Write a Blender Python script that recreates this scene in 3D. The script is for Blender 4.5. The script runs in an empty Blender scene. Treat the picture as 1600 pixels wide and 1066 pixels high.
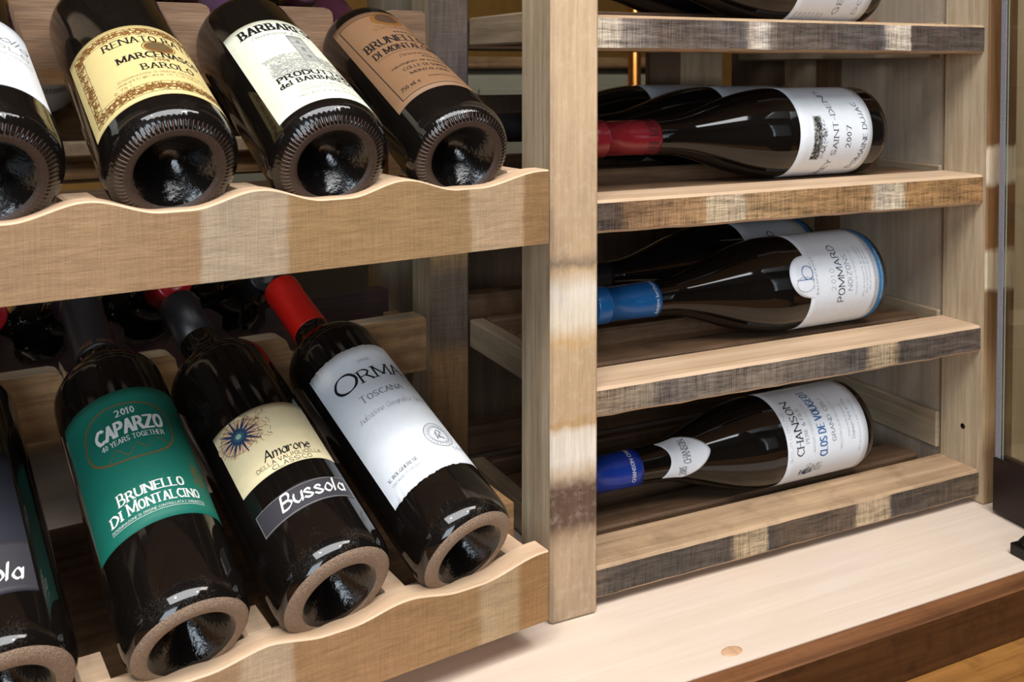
import bpy, math, random
from mathutils import Vector, Matrix

random.seed(7)
scene = bpy.context.scene
C = scene.collection
PI = math.pi
R_ = math.radians

# ------------------------------------------------------------------ camera
f_px, yaw, pitch, ppy = 1545.63, 0.4525, 0.0295, 152.42
cam_d = bpy.data.cameras.new('camera')
cam = bpy.data.objects.new('camera', cam_d)
C.objects.link(cam)
cam.location = (-0.33872, -0.63130, 0.41030)
cam.rotation_euler = (PI / 2 - pitch, 0, -yaw)
cam_d.sensor_width = 36.0
cam_d.lens = f_px * 36.0 / 1600.0
cam_d.shift_y = -(533.0 - ppy) / 1600.0
cam_d.clip_start = 0.02
cam_d.dof.use_dof = True
cam_d.dof.focus_distance = 0.70
cam_d.dof.aperture_fstop = 18.0
scene.camera = cam

# ------------------------------------------------------------------ light
scene.view_settings.view_transform = 'Standard'
scene.view_settings.look = 'None'
scene.view_settings.gamma = 1.0
scene.view_settings.exposure = 0.0
world = bpy.data.worlds.new('world')
scene.world = world
world.use_nodes = True
world.node_tree.nodes['Background'].inputs[0].default_value = (0.75, 0.86, 1.0, 1)
world.node_tree.nodes['Background'].inputs[1].default_value = 1.0


def area(name, loc, target, sx, sy, power, col):
    d = bpy.data.lights.new(name, 'AREA')
    d.shape = 'RECTANGLE'
    d.size, d.size_y, d.energy, d.color = sx, sy, power, col
    o = bpy.data.objects.new(name, d)
    C.objects.link(o)
    o.location = loc
    o.rotation_euler = (Vector(target) - Vector(loc)).to_track_quat('-Z', 'Y').to_euler()
    return o


# daylight through the shop windows behind the camera, the ceiling fitting over the aisle
area('window_daylight', (-1.55, -3.05, 0.95), (-1.55, 0, 0.95), 1.5, 1.7, 54, (0.78, 0.89, 1.0))
area('ceiling_panel_light', (-0.35, -0.92, 1.66), (-0.35, -0.92, 0), 1.7, 0.9, 46, (0.97, 0.98, 1.0))
area('ceiling_strip_light', (0.55, -0.62, 1.66), (0.55, -0.62, 0), 0.8, 0.3, 10, (1.0, 0.95, 0.90))


def spot(name, loc, target, power, col, size=50, rad=0.025):
    d = bpy.data.lights.new(name, 'SPOT')
    d.energy, d.color, d.shadow_soft_size = power, col, rad
    d.spot_size, d.spot_blend = R_(size), 0.5
    o = bpy.data.objects.new(name, d)
    C.objects.link(o)
    o.location = loc
    o.rotation_euler = (Vector(target) - Vector(loc)).to_track_quat('-Z', 'Y').to_euler()


spot('ceiling_spotlight', (-0.75, -0.75, 1.6), (-0.2, 0, 0.2), 14, (1.0, 0.83, 0.62))
spot('ceiling_spotlight', (0.35, -0.85, 1.6), (0.2, 0, 0.1), 10, (1.0, 0.85, 0.66))
spot('back_spotlight', (-0.5, 1.0, 1.55), (-0.5, 1.8, 0.0), 4, (1.0, 0.72, 0.36), 95)


# ------------------------------------------------------------------ materials
def s2l(c):
    return tuple(((v / 255.0) / 12.92 if v / 255.0 <= 0.04045 else ((v / 255.0 + 0.055) / 1.055) ** 2.4) for v in c) + (1.0,)


def new_mat(name):
    m = bpy.data.materials.new(name)
    m.use_nodes = True
    nt = m.node_tree
    b = nt.nodes['Principled BSDF']
    return m, nt, b


def flat(name, rgb, rough=0.5, spec=0.5, metal=0.0, coat=0.0, bump=0.0, var=0.0, scale=400.0):
    m, nt, b = new_mat(name)
    b.inputs['Base Color'].default_value = s2l(rgb)
    b.inputs['Roughness'].default_value = rough
    b.inputs['Specular IOR Level'].default_value = spec
    b.inputs['Metallic'].default_value = metal
    b.inputs['Coat Weight'].default_value = coat
    if bump or var:
        tc = nt.nodes.new('ShaderNodeTexCoord')
        n = nt.nodes.new('ShaderNodeTexNoise')
        n.inputs['Scale'].default_value = scale
        n.inputs['Detail'].default_value = 4
        nt.links.new(tc.outputs['Object'], n.inputs['Vector'])
        if bump:
            bp = nt.nodes.new('ShaderNodeBump')
            bp.inputs['Strength'].default_value = bump
            bp.inputs['Distance'].default_value = 0.001
            nt.links.new(n.outputs['Fac'], bp.inputs['Height'])
            nt.links.new(bp.outputs['Normal'], b.inputs['Normal'])
        if var:
            mx = nt.nodes.new('ShaderNodeMix')
            mx.data_type = 'RGBA'
            mx.inputs[6].default_value = s2l(tuple(v * (1 - var) for v in rgb))
            mx.inputs[7].default_value = s2l(tuple(min(255, v * (1 + var * 0.6)) for v in rgb))
            nt.links.new(n.outputs['Fac'], mx.inputs[0])
            nt.links.new(mx.outputs[2], b.inputs['Base Color'])
    return m


def wood(name, dark, light, grain='x', fine=1.0, rough=0.6, bump=0.35, stops=None, axis='x', jitter=0.004,
         saw=None, mottle=0.0, mcol=(60, 48, 42), mscale=30.0, contrast=1.0, seed=0.0, spec=0.3, broad=0.45, along=1.0):
    """Sawn or planed oak: streaks along the grain axis; stops = tones of the stave pieces along an axis (metres)."""
    m, nt, b = new_mat(name)
    N, L = nt.nodes, nt.links
    b.inputs['Roughness'].default_value = rough
    b.inputs['Specular IOR Level'].default_value = spec
    tc = N.new('ShaderNodeTexCoord')
    off = N.new('ShaderNodeVectorMath')
    off.operation = 'ADD'
    off.inputs[1].default_value = (seed, seed * 1.7, seed * 0.6)
    L.new(tc.outputs['Object'], off.inputs[0])
    gi = 'xyz'.index(grain)

    def stretched(al, across, detail, dist=0.0):
        al *= along
        mp = N.new('ShaderNodeMapping')
        sc = [across * fine] * 3
        sc[gi] = al * fine
        mp.inputs['Scale'].default_value = sc
        L.new(off.outputs[0], mp.inputs['Vector'])
        n = N.new('ShaderNodeTexNoise')
        n.inputs['Scale'].default_value = 1.0
        n.inputs['Detail'].default_value = detail
        n.inputs['Roughness'].default_value = 0.62
        n.inputs['Distortion'].default_value = dist
        L.new(mp.outputs[0], n.inputs['Vector'])
        return n
    n1 = stretched(5, 130, 6, 0.4)
    n2 = stretched(30, 620, 3)
    n3 = stretched(12, 22, 3)
    add = N.new('ShaderNodeMath')
    add.operation = 'MULTIPLY_ADD'
    L.new(n2.outputs['Fac'], add.inputs[0])
    add.inputs[1].default_value = 0.45
    L.new(n1.outputs['Fac'], add.inputs[2])
    add2 = N.new('ShaderNodeMath')
    add2.operation = 'MULTIPLY_ADD'
    L.new(n3.outputs['Fac'], add2.inputs[0])
    add2.inputs[1].default_value = broad
    L.new(add.outputs[0], add2.inputs[2])
    height = add2
    if saw:
        mp = N.new('ShaderNodeMapping')
        sc = [40.0] * 3
        sc['xyz'.index(saw)] = 900.0
        mp.inputs['Scale'].default_value = sc
        L.new(off.outputs[0], mp.inputs['Vector'])
        n4 = N.new('ShaderNodeTexNoise')
        n4.inputs['Scale'].default_value = 1.0
        n4.inputs['Detail'].default_value = 2
        L.new(mp.outputs[0], n4.inputs['Vector'])
        add3 = N.new('ShaderNodeMath')
        add3.operation = 'MULTIPLY_ADD'
        L.new(n4.outputs['Fac'], add3.inputs[0])
        add3.inputs[1].default_value = 0.6
        L.new(height.outputs[0], add3.inputs[2])
        height = add3
    tot = 0.725 + 0.5 * broad + (0.3 if saw else 0)
    mr = N.new('ShaderNodeMapRange')
    w = 0.30 / contrast
    mr.inputs[1].default_value = tot - w
    mr.inputs[2].default_value = tot + w
    L.new(height.outputs[0], mr.inputs[0])
    if stops is None:
        mx = N.new('ShaderNodeMix')
        mx.data_type = 'RGBA'
        mx.inputs[6].default_value = s2l(dark)
        mx.inputs[7].default_value = s2l(light)
        L.new(mr.outputs[0], mx.inputs[0])
        col = mx.outputs[2]
    else:
        sep = N.new('ShaderNodeSeparateXYZ')
        L.new(tc.outputs['Object'], sep.inputs[0])
        nj = N.new('ShaderNodeTexNoise')
        nj.inputs['Scale'].default_value = 70.0
        nj.inputs['Detail'].default_value = 5
        L.new(off.outputs[0], nj.inputs['Vector'])
        ja = N.new('ShaderNodeMath')
        ja.operation = 'MULTIPLY_ADD'
        L.new(nj.outputs['Fac'], ja.inputs[0])
        ja.inputs[1].default_value = jitter * 4
        L.new(sep.outputs['XYZ'.index(axis.upper())], ja.inputs[2])
        p0 = stops[0][0]
        p1 = stops[-1][0]
        mrs = N.new('ShaderNodeMapRange')
        mrs.inputs[1].default_value = p0 + jitter * 2
        mrs.inputs[2].default_value = p1 + jitter * 2
        L.new(ja.outputs[0], mrs.inputs[0])
        cr = N.new('ShaderNodeValToRGB')
        e = cr.color_ramp.elements
        while len(e) < len(stops):
            e.new(0.5)
        for el, (p, c) in zip(e, stops):
            el.position = (p - p0) / (p1 - p0)
        for el, (p, c) in zip(sorted(e, key=lambda k: k.position), sorted(stops, key=lambda k: k[0])):
            el.color = s2l(c)
        L.new(mrs.outputs[0], cr.inputs[0])
        dk = N.new('ShaderNodeMix')
        dk.data_type = 'RGBA'
        lo = max(0.25, 1.0 - 0.58 * contrast)
        dk.inputs[6].default_value = (lo, lo, lo, 1)
        hi = 1.0 + 0.26 * contrast
        dk.inputs[7].default_value = (hi, hi, hi, 1)
        L.new(mr.outputs[0], dk.inputs[0])
        mu = N.new('ShaderNodeMix')
        mu.data_type = 'RGBA'
        mu.blend_type = 'MULTIPLY'
        mu.inputs[0].default_value = 1.0
        L.new(cr.outputs[0], mu.inputs[6])
        L.new(dk.outputs[2], mu.inputs[7])
        col = mu.outputs[2]
    if mottle:
        nm = N.new('ShaderNodeTexNoise')
        nm.inputs['Scale'].default_value = mscale
        nm.inputs['Detail'].default_value = 6
        nm.inputs['Roughness'].default_value = 0.7
        L.new(off.outputs[0], nm.inputs['Vector'])
        mm = N.new('ShaderNodeMapRange')
        mm.inputs[1].default_value = 0.50
        mm.inputs[2].default_value = 0.72
        mm.inputs[4].default_value = mottle
        L.new(nm.outputs['Fac'], mm.inputs[0])
        mo = N.new('ShaderNodeMix')
        mo.data_type = 'RGBA'
        L.new(mm.outputs[0], mo.inputs[0])
        L.new(col, mo.inputs[6])
        mo.inputs[7].default_value = s2l(mcol)
        col = mo.outputs[2]
    L.new(col, b.inputs['Base Color'])
    bp = N.new('ShaderNodeBump')
    bp.inputs['Strength'].default_value = bump
    bp.inputs['Distance'].default_value = 0.0012
    L.new(height.outputs[0], bp.inputs['Height'])
    L.new(bp.outputs['Normal'], b.inputs['Normal'])
    return m


def bottle_glass(name, dust):
    m, nt, b = new_mat(name)
    N, L = nt.nodes, nt.links
    b.inputs['Specular IOR Level'].default_value = 0.55
    tc = N.new('ShaderNodeTexCoord')
    n = N.new('ShaderNodeTexNoise')
    n.inputs['Scale'].default_value = 1500
    n.inputs['Detail'].default_value = 3
    L.new(tc.outputs['Object'], n.inputs['Vector'])
    n2 = N.new('ShaderNodeTexNoise')
    n2.inputs['Scale'].default_value = 45
    n2.inputs['Detail'].default_value = 4
    L.new(tc.outputs['Object'], n2.inputs['Vector'])
    pr = N.new('ShaderNodeMath')
    pr.operation = 'MULTIPLY'
    L.new(n.outputs['Fac'], pr.inputs[0])
    L.new(n2.outputs['Fac'], pr.inputs[1])
    mr = N.new('ShaderNodeMapRange')
    mr.inputs[1].default_value = 0.35
    mr.inputs[2].default_value = 0.45
    mr.inputs[4].default_value = dust
    L.new(pr.outputs[0], mr.inputs[0])
    mx = N.new('ShaderNodeMix')
    mx.data_type = 'RGBA'
    mx.inputs[6].default_value = (0.0055, 0.0042, 0.0035, 1)
    mx.inputs[7].default_value = (0.30, 0.26, 0.22, 1)
    L.new(mr.outputs[0], mx.inputs[0])
    L.new(mx.outputs[2], b.inputs['Base Color'])
    rr = N.new('ShaderNodeMapRange')
    rr.inputs[3].default_value = 0.055
    rr.inputs[4].default_value = 0.055 + 0.10 * dust
    L.new(n2.outputs['Fac'], rr.inputs[0])
    L.new(rr.outputs[0], b.inputs['Roughness'])
    return m


GLASS = bottle_glass('dark_bottle_glass', 0.04)
DUSTY = bottle_glass('dusty_bottle_glass', 0.11)
RING = flat('frosted_base_ring', (142, 120, 100), 0.5, 0.4, bump=1.0, var=0.55, scale=1100)
KNURL = flat('knurled_base_ring', (20, 16, 15), 0.12, 0.6, bump=0.1, var=0.4, scale=1100)
RING_DARK = flat('dim_base_ring', (64, 50, 44), 0.3, 0.5, bump=0.5, var=0.4, scale=1500)
TICK = flat('dusty_knurl_groove', (98, 76, 64), 0.5, 0.4)
PUNT = flat('rippled_punt_glass', (12, 10, 9), 0.09, 0.6, bump=0.32, scale=420)

OAK_SIDE = wood('oak_post_side', (150, 130, 104), (205, 187, 158), 'z', 1.0, 0.6, 0.35, contrast=1.1)
OAK_TOP = wood('oak_planed_top', (172, 142, 112), (212, 184, 154), 'x', 0.8, 0.55, 0.2)
OAK_TOP_GREY = wood('oak_planed_top_weathered', (140, 112, 84), (196, 166, 132), 'x', 0.8, 0.6, 0.25, mottle=0.5, mcol=(108, 84, 62))
OAK_RAIL = wood('oak_side_rail', (124, 106, 86), (176, 156, 128), 'y', 1.0, 0.6, 0.3)
OAK_SLAT = wood('oak_slat_brown', (66, 48, 35), (130, 100, 74), 'x', 0.8, 0.6, 0.3, mottle=0.6, mcol=(60, 42, 30))
OAK_EDGE = wood('oak_cut_edge', (190, 156, 124), (228, 198, 166), 'x', 0.8, 0.55, 0.2, contrast=0.8)
PANEL = wood('grey_side_panel', (138, 122, 104), (190, 172, 150), 'z', 0.45, 0.65, 0.25, contrast=0.8, mottle=0.5, mcol=(128, 118, 108), mscale=16)
BASE = wood('pale_pine_board', (206, 186, 168), (228, 212, 196), 'x', 0.8, 0.55, 0.12, contrast=0.8, along=0.6, mottle=0.25, mcol=(218, 192, 158), mscale=9)
EDGE = wood('brown_stained_edge', (78, 46, 26), (138, 92, 58), 'x', 0.7, 0.45, 0.35, mottle=0.4, mcol=(66, 38, 22))
EDGE_FRONT = wood('brown_stained_face', (48, 28, 16), (90, 56, 30), 'x', 0.5, 0.4, 0.25, mottle=0.7, mcol=(42, 24, 14), mscale=40)
COUNTER = wood('golden_brown_counter', (104, 66, 30), (168, 118, 62), 'x', 0.5, 0.35, 0.2, mottle=0.6, mcol=(92, 54, 24), mscale=35)
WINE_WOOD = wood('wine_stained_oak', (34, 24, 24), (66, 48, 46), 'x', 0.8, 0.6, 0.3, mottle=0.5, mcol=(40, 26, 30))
COMB_WOOD = wood('oak_notched_board', (98, 72, 46), (170, 132, 92), 'x', 0.9, 0.6, 0.3, mottle=0.5, mcol=(84, 58, 36))
COMB_WOOD_UP = wood('oak_notched_board_pinkish', (104, 80, 62), (154, 124, 98), 'x', 0.9, 0.6, 0.3, saw='z', mottle=0.3, mcol=(150, 100, 60))
COMB_TOP = wood('oak_notched_edge', (128, 112, 92), (186, 168, 142), 'x', 0.9, 0.6, 0.2)
DARKPOST = wood('dark_back_post_front', None, None, 'z', 1.7, 0.7, 0.4, saw='z', axis='z', jitter=0.004, contrast=0.9, broad=0.2, along=2.0, stops=[
    (0.0, (116, 88, 60)), (0.13, (134, 100, 64)), (0.150, (92, 76, 62)), (0.21, (110, 94, 78)), (0.235, (168, 136, 92)),
    (0.262, (160, 130, 90)), (0.268, (80, 72, 66)), (0.30, (112, 100, 92)), (0.40, (96, 84, 80)), (0.5, (120, 104, 92)), (0.75, (112, 98, 88))])
POSTFRONT = wood('oak_post_front', None, None, 'z', 1.7, 0.6, 0.4, axis='z', jitter=0.003, contrast=0.7, broad=0.2, along=1.6, mottle=0.22, mcol=(232, 216, 196), mscale=110, stops=[
    (0.0, (168, 142, 114)), (0.055, (186, 158, 126)), (0.062, (172, 144, 114)), (0.073, (104, 80, 64)), (0.099, (98, 74, 60)), (0.109, (200, 176, 146)), (0.122, (234, 222, 206)),
    (0.142, (230, 216, 196)), (0.147, (190, 150, 100)), (0.153, (196, 164, 128)), (0.20, (196, 166, 130)), (0.208, (206, 170, 122)), (0.222, (232, 216, 192)),
    (0.245, (236, 224, 206)), (0.262, (200, 168, 128)), (0.267, (138, 118, 98)), (0.274, (194, 164, 130)), (0.36, (202, 172, 138)), (0.44, (206, 176, 142)), (0.75, (204, 174, 138))])
POSTRIGHT = wood('oak_right_post_front', None, None, 'z', 1.0, 0.6, 0.4, axis='z', jitter=0.003, stops=[
    (0.0, (176, 148, 112)), (0.05, (140, 110, 80)), (0.08, (180, 150, 112)), (0.16, (132, 100, 66)), (0.20, (124, 94, 62)), (0.205, (216, 196, 164)),
    (0.238, (216, 196, 164)), (0.243, (140, 102, 62)), (0.30, (138, 98, 60)), (0.303, (222, 202, 174)), (0.335, (220, 200, 170)), (0.34, (128, 92, 58)), (0.6, (142, 104, 66)), (0.75, (140, 104, 70))])
BROWNPOST = wood('brown_back_post_front', (82, 62, 46), (136, 106, 78), 'z', 1.0, 0.65, 0.3)
PLANK_A = wood('back_plank_pale', (128, 110, 88), (182, 162, 134), 'z', 0.7, 0.65, 0.2)
PLANK_B = wood('back_plank_dark', (72, 56, 44), (112, 90, 70), 'z', 0.7, 0.65, 0.2)
PLANK_C = wood('back_plank_brown', (106, 78, 52), (150, 116, 82), 'z', 0.7, 0.65, 0.2)
METAL_BRONZE = flat('dark_bronze_metal', (38, 26, 24), 0.38, 0.5, 0.35, bump=0.1, scale=900)
BLACK_METAL = flat('black_hinge_metal', (20, 16, 15), 0.35, 0.5, 0.3, bump=0.2, scale=500)
GROUND = flat('ground_glass_edge', (140, 142, 152), 0.45, 0.5, bump=0.6, var=0.25, scale=700)
BRASS = flat('warm_brass', (206, 140, 70), 0.25, 0.5, 0.9)


def pane_material():
    """Thin clear float glass: lets the light through, mirrors a little at glancing angles."""
    m = bpy.data.materials.new('clear_door_glass')
    m.use_nodes = True
    nt = m.node_tree
    nt.nodes.remove(nt.nodes['Principled BSDF'])
    out = nt.nodes['Material Output']
    tr = nt.nodes.new('ShaderNodeBsdfTransparent')
    tr.inputs[0].default_value = (0.93, 0.955, 0.935, 1)
    gl = nt.nodes.new('ShaderNodeBsdfGlossy')
    gl.inputs['Roughness'].default_value = 0.01
    fr = nt.nodes.new('ShaderNodeFresnel')
    fr.inputs[0].default_value = 1.3
    mx = nt.nodes.new('ShaderNodeMixShader')
    nt.links.new(fr.outputs[0], mx.inputs[0])
    nt.links.new(tr.outputs[0], mx.inputs[1])
    nt.links.new(gl.outputs[0], mx.inputs[2])
    nt.links.new(mx.outputs[0], out.inputs['Surface'])
    return m


PANE = pane_material()
GREEN_EDGE = flat('green_glass_edge', (150, 168, 148), 0.1, 0.6)


# ------------------------------------------------------------------ mesh helpers
def tag(o, label=None, cat=None, group=None, kind=None):
    if label:
        o['label'] = label
    if cat:
        o['category'] = cat
    if group:
        o['group'] = group
    if kind:
        o['kind'] = kind
    return o


def thing(name, label, cat, mat=None, group=None, kind=None):
    o = bpy.data.objects.new(name, None)
    o.empty_display_size = 0.02
    C.objects.link(o)
    if mat is not None:
        o.matrix_world = mat
    return tag(o, label, cat, group, kind)


class MB:
    def __init__(self):
        self.v, self.f, self.m, self.s = [], [], [], []

    def face(self, idx, mat=0, smooth=False):
        self.f.append(tuple(idx))
        self.m.append(mat)
        self.s.append(smooth)

    def add(self, vs):
        b = len(self.v)
        self.v.extend(tuple(map(float, p)) for p in vs)
        return b

    def box(self, x0, x1, y0, y1, z0, z1, mats=(0, 0, 0, 0, 0, 0), bev=0.0):
        """mats: -x +x -y +y -z +z; bev rounds the long and short edges with one chamfer."""
        if bev <= 0:
            b = self.add([(x, y, z) for x in (x0, x1) for y in (y0, y1) for z in (z0, z1)])
            q = [(0, 1, 3, 2), (4, 6, 7, 5), (0, 4, 5, 1), (2, 3, 7, 6), (0, 2, 6, 4), (1, 5, 7, 3)]
            for k, fc in enumerate(q):
                self.face([b + i for i in fc], mats[k])
            return
        lo, hi = (x0, y0, z0), (x1, y1, z1)
        idx = {}
        for sx in (0, 1):
            for sy in (0, 1):
                for sz in (0, 1):
                    s = (sx, sy, sz)
                    for ax in range(3):
                        p = []
                        for k in range(3):
                            base = hi[k] if s[k] else lo[k]
                            d = -bev if s[k] else bev
                            p.append(base if k == ax else base + d)
                        idx[(s, ax)] = self.add([p])
        for ax in range(3):
            a, c = (ax + 1) % 3, (ax + 2) % 3
            for sgn in (0, 1):
                ring = []
                for (i, j) in ((0, 0), (1, 0), (1, 1), (0, 1)):
                    s = [0, 0, 0]
                    s[ax], s[a], s[c] = sgn, i, j
                    ring.append(idx[(tuple(s), ax)])
                if not sgn:
                    ring.reverse()
                self.face(ring, mats[2 * ax + sgn])
        for ax in range(3):
            a, c = (ax + 1) % 3, (ax + 2) % 3
            for i in (0, 1):
                for j in (0, 1):
                    s0, s1 = [0, 0, 0], [0, 0, 0]
                    s0[a], s0[c], s1[a], s1[c] = i, j, i, j
                    s1[ax] = 1
                    s0, s1 = tuple(s0), tuple(s1)
                    ring = [idx[(s0, a)], idx[(s1, a)], idx[(s1, c)], idx[(s0, c)]]
                    if (i == j):
                        ring.reverse()
                    self.face(ring[::-1], mats[2 * c + j], False)
        for s in [(x, y, z) for x in (0, 1) for y in (0, 1) for z in (0, 1)]:
            ring = [idx[(s, 0)], idx[(s, 1)], idx[(s, 2)]]
            if sum(s) % 2 == 0:
                ring.reverse()
            self.face(ring, mats[4 + s[2]])

    def lathe(self, prof, seg=96, mats=None, smooth=True, close_start=True, close_end=True, wob=None):
        """prof: (z, r) list; mats: material per band; wob: {profile index: dz} alternating round the ring."""
        rings = []
        for i, (z, r) in enumerate(prof):
            pts = []
            for k in range(seg):
                t = 2 * PI * k / seg
                dz, dr = 0.0, 0.0
                if wob and i in wob:
                    a = wob[i] * (1 if (k // 2) % 2 else -1)
                    dz, dr = a * 0.7, a * 0.7
                pts.append(((r + dr) * math.cos(t), (r + dr) * math.sin(t), z + dz))
            rings.append(self.add(pts))
        for i in range(len(prof) - 1):
            mt = mats[i] if mats else 0
            for k in range(seg):
                k2 = (k + 1) % seg
                self.face([rings[i] + k, rings[i] + k2, rings[i + 1] + k2, rings[i + 1] + k], (4 if mt == 2 and k % 4 == 1 else mt), smooth and mt != 2)
        if close_start:
            self.face([rings[0] + k for k in range(seg)][::-1], mats[0] if mats else 0, smooth)
        if close_end:
            self.face([rings[-1] + k for k in range(seg)], mats[-1] if mats else 0, smooth)

    def build(self, name, mats, parent=None, label=None, loc=None):
        me = bpy.data.meshes.new(name)
        me.from_pydata(self.v, [], self.f)
        for m in (mats if isinstance(mats, (list, tuple)) else [mats]):
            me.materials.append(m)
        me.polygons.foreach_set('material_index', self.m)
        me.polygons.foreach_set('use_smooth', self.s)
        me.update()
        o = bpy.data.objects.new(name, me)
        C.objects.link(o)
        if parent is not None:
            o.parent = parent
        if label:
            o['label'] = label
        return o


# ------------------------------------------------------------------ lettering: pen-stroke skeletons
GL = {
    'A': (6, '023A62 1555'), 'B': (5, '020A ~0A3A483606 ~0636543202'), 'C': (6, '~694A1A06123263 '), 'D': (6, '020A ~0A2A666? 2202'),
    'E': (5, '020A 0A5A 0646 0252'), 'F': (5, '020A 0A5A 0646'), 'G': (7, '~693A06325263 6366 4666'), 'H': (6, '020A 626A 0666'),
    'I': (1, '020A'), 'J': (4, '~3A342203'), 'K': (6, '020A 6A05 2762'), 'L': (5, '020A 0252'), 'M': (8, '020A 0A43 438A 8A82'),
    'N': (7, '020A 0A72 727A'), 'O': (7, '*3A063276'), 'P': (5, '020A ~0A3A583606'), 'Q': (7, '*3A063276 4471'),
    'R': (6, '020A ~0A3A583606 3662'), 'S': (5, '~592A0826543203'), 'T': (6, '0A6A 3A32'), 'U': (6, '~0A04326? 6A'), 'V': (6, '0A32 326A'),
    'W': (8, '0A22 2249 4962 628A'), 'X': (6, '0A62 6A02'), 'Y': (6, '0A36 6A36 3632'), 'Z': (6, '0A6A 6A02 0262'),
    '0': (4, '*2A062246'), '1': (2, '081A 1A12'), '2': (5, '~092A483502 0252'), '3': (4, '~092A48264? 2203'), '4': (5, '424A 4A05 0555'),
    '5': (4, '4A0A 0A07 ~0727442203'), '6': (4, '~3A0722442704'), '7': (5, '0A5A 5A22'), '8': (4, '*2A082648 *26042244'), '9': (4, '~1235482A0825? 48'),
    '.': (1, '0203'), '-': (3, '0535'), "'": (1, '0A08'), '&': (6, '~62182A380522355? '), 'e_': (1, '0203'),
    'a': (4, '*27042244 4742'), 'b': (4, '0A02 *27042244'), 'c': (4, '~46270422'+'43'), 'd': (4, '4A42 *27042244'), 'e': (4, '0545 ~452704224 3'),
    'f': (3, '~3A1912 0737'), 'g': (4, '*27042244 ~47412001'), 'h': (4, '0A02 ~05274542'), 'i': (1, '0702 090A'), 'k': (4, '0A02 4704 1542'),
    'l': (1, '0A02'), 'm': (6, '0702 ~05273532 ~35576562'), 'n': (4, '0702 ~05274542'), 'o': (4, '*27042244'), 'p': (4, '0700 *27042244'),
    'r': (3, '0702 ~052736'), 's': (4, '~362706432203'), 't': (3, '~19132233 0737'), 'u': (4, '~07042244 4742'), 'v': (4, '0722 2247'),
    'z': (4, '0747 4702 0242'), 'j': (2, '~17110 0'), 'x': (4, '0742 4702'), 'y': (4, '0722 4710'),
}
GL['D'] = (6, '020A ~0A2A593342? ')
GL['D'] = (6, '020A ~0A3A663202')
GL['O'] = (6, '*3A190613325366'+'59')
GL['Q'] = (6, '*3A19061332536659 4461')
GL['U'] = (6, '~0A0432646A')
GL['3'] = (4, '~092A48264422'+'03')
GL['9'] = (4, '~2246482A0826'+'48')
GL['C'] = (6, '~693A063263')
GL['&'] = (6, '~6218283A'+'2805223255')
GL['e'] = (4, '0545 ~4527042243')
GL['j'] = (2, '~17110000')
GL['f'] = (3, '~3A1912 0737')


def catmull(P, closed, n=5):
    out = []
    m = len(P)
    rng = range(m if closed else m - 1)
    for i in rng:
        if closed:
            p0, p1, p2, p3 = P[(i - 1) % m], P[i], P[(i + 1) % m], P[(i + 2) % m]
        else:
            p0, p1, p2, p3 = P[max(i - 1, 0)], P[i], P[i + 1], P[min(i + 2, m - 1)]
        for k in range(n):
            t = k / n
            out.append(tuple(0.5 * ((2 * b) + (-a + c) * t + (2 * a - 5 * b + 4 * c - d) * t * t + (-a + 3 * b - 3 * c + d) * t ** 3)
                             for a, b, c, d in zip(p0, p1, p2, p3)))
    out.append(P[0] if closed else P[-1])
    return out


def glyph(ch):
    w, s = GL[ch]
    res = []
    for tk in s.split():
        mode = tk[0] if tk[0] in '~*' else ''
        t = tk.lstrip('~*')
        pts = [(int(t[i], 16), int(t[i + 1], 16) - 2) for i in range(0, len(t) - 1, 2)]
        if mode:
            pts = catmull(pts, mode == '*')
        res.append([(x / 8.0, y / 8.0) for x, y in pts])
    return w / 8.0, res


def hull(P):
    P = sorted(set((round(x, 7), round(y, 7)) for x, y in P))
    if len(P) < 3:
        return P

    def half(Q):
        h = []
        for p in Q:
            while len(h) > 1 and (h[-1][0] - h[-2][0]) * (p[1] - h[-2][1]) - (h[-1][1] - h[-2][1]) * (p[0] - h[-2][0]) <= 1e-12:
                h.pop()
            h.append(p)
        return h
    a, b = half(P), half(P[::-1])
    return a[:-1] + b[:-1]


STY = {  # nib width, nib thickness, nib angle, serifs, slant, letter gap
    'serif': (0.15, 0.07, 0.15, True, 0.0, 0.28), 'thinserif': (0.125, 0.06, 0.15, True, 0.0, 0.24), 'sans': (0.10, 0.09, 0, False, 0, 0.24),
    'bold': (0.24, 0.17, 0, False, 0.08, 0.26), 'hand': (0.15, 0.05, 0.75, False, 0.22, 0.17), 'script': (0.07, 0.03, 0.7, False, 0.40, 0.10),
    'fat': (0.20, 0.10, 0.1, True, 0, 0.30), 'light': (0.085, 0.07, 0, False, 0, 0.30), 'cond': (0.20, 0.10, 0, False, 0, 0.26)}


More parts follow.
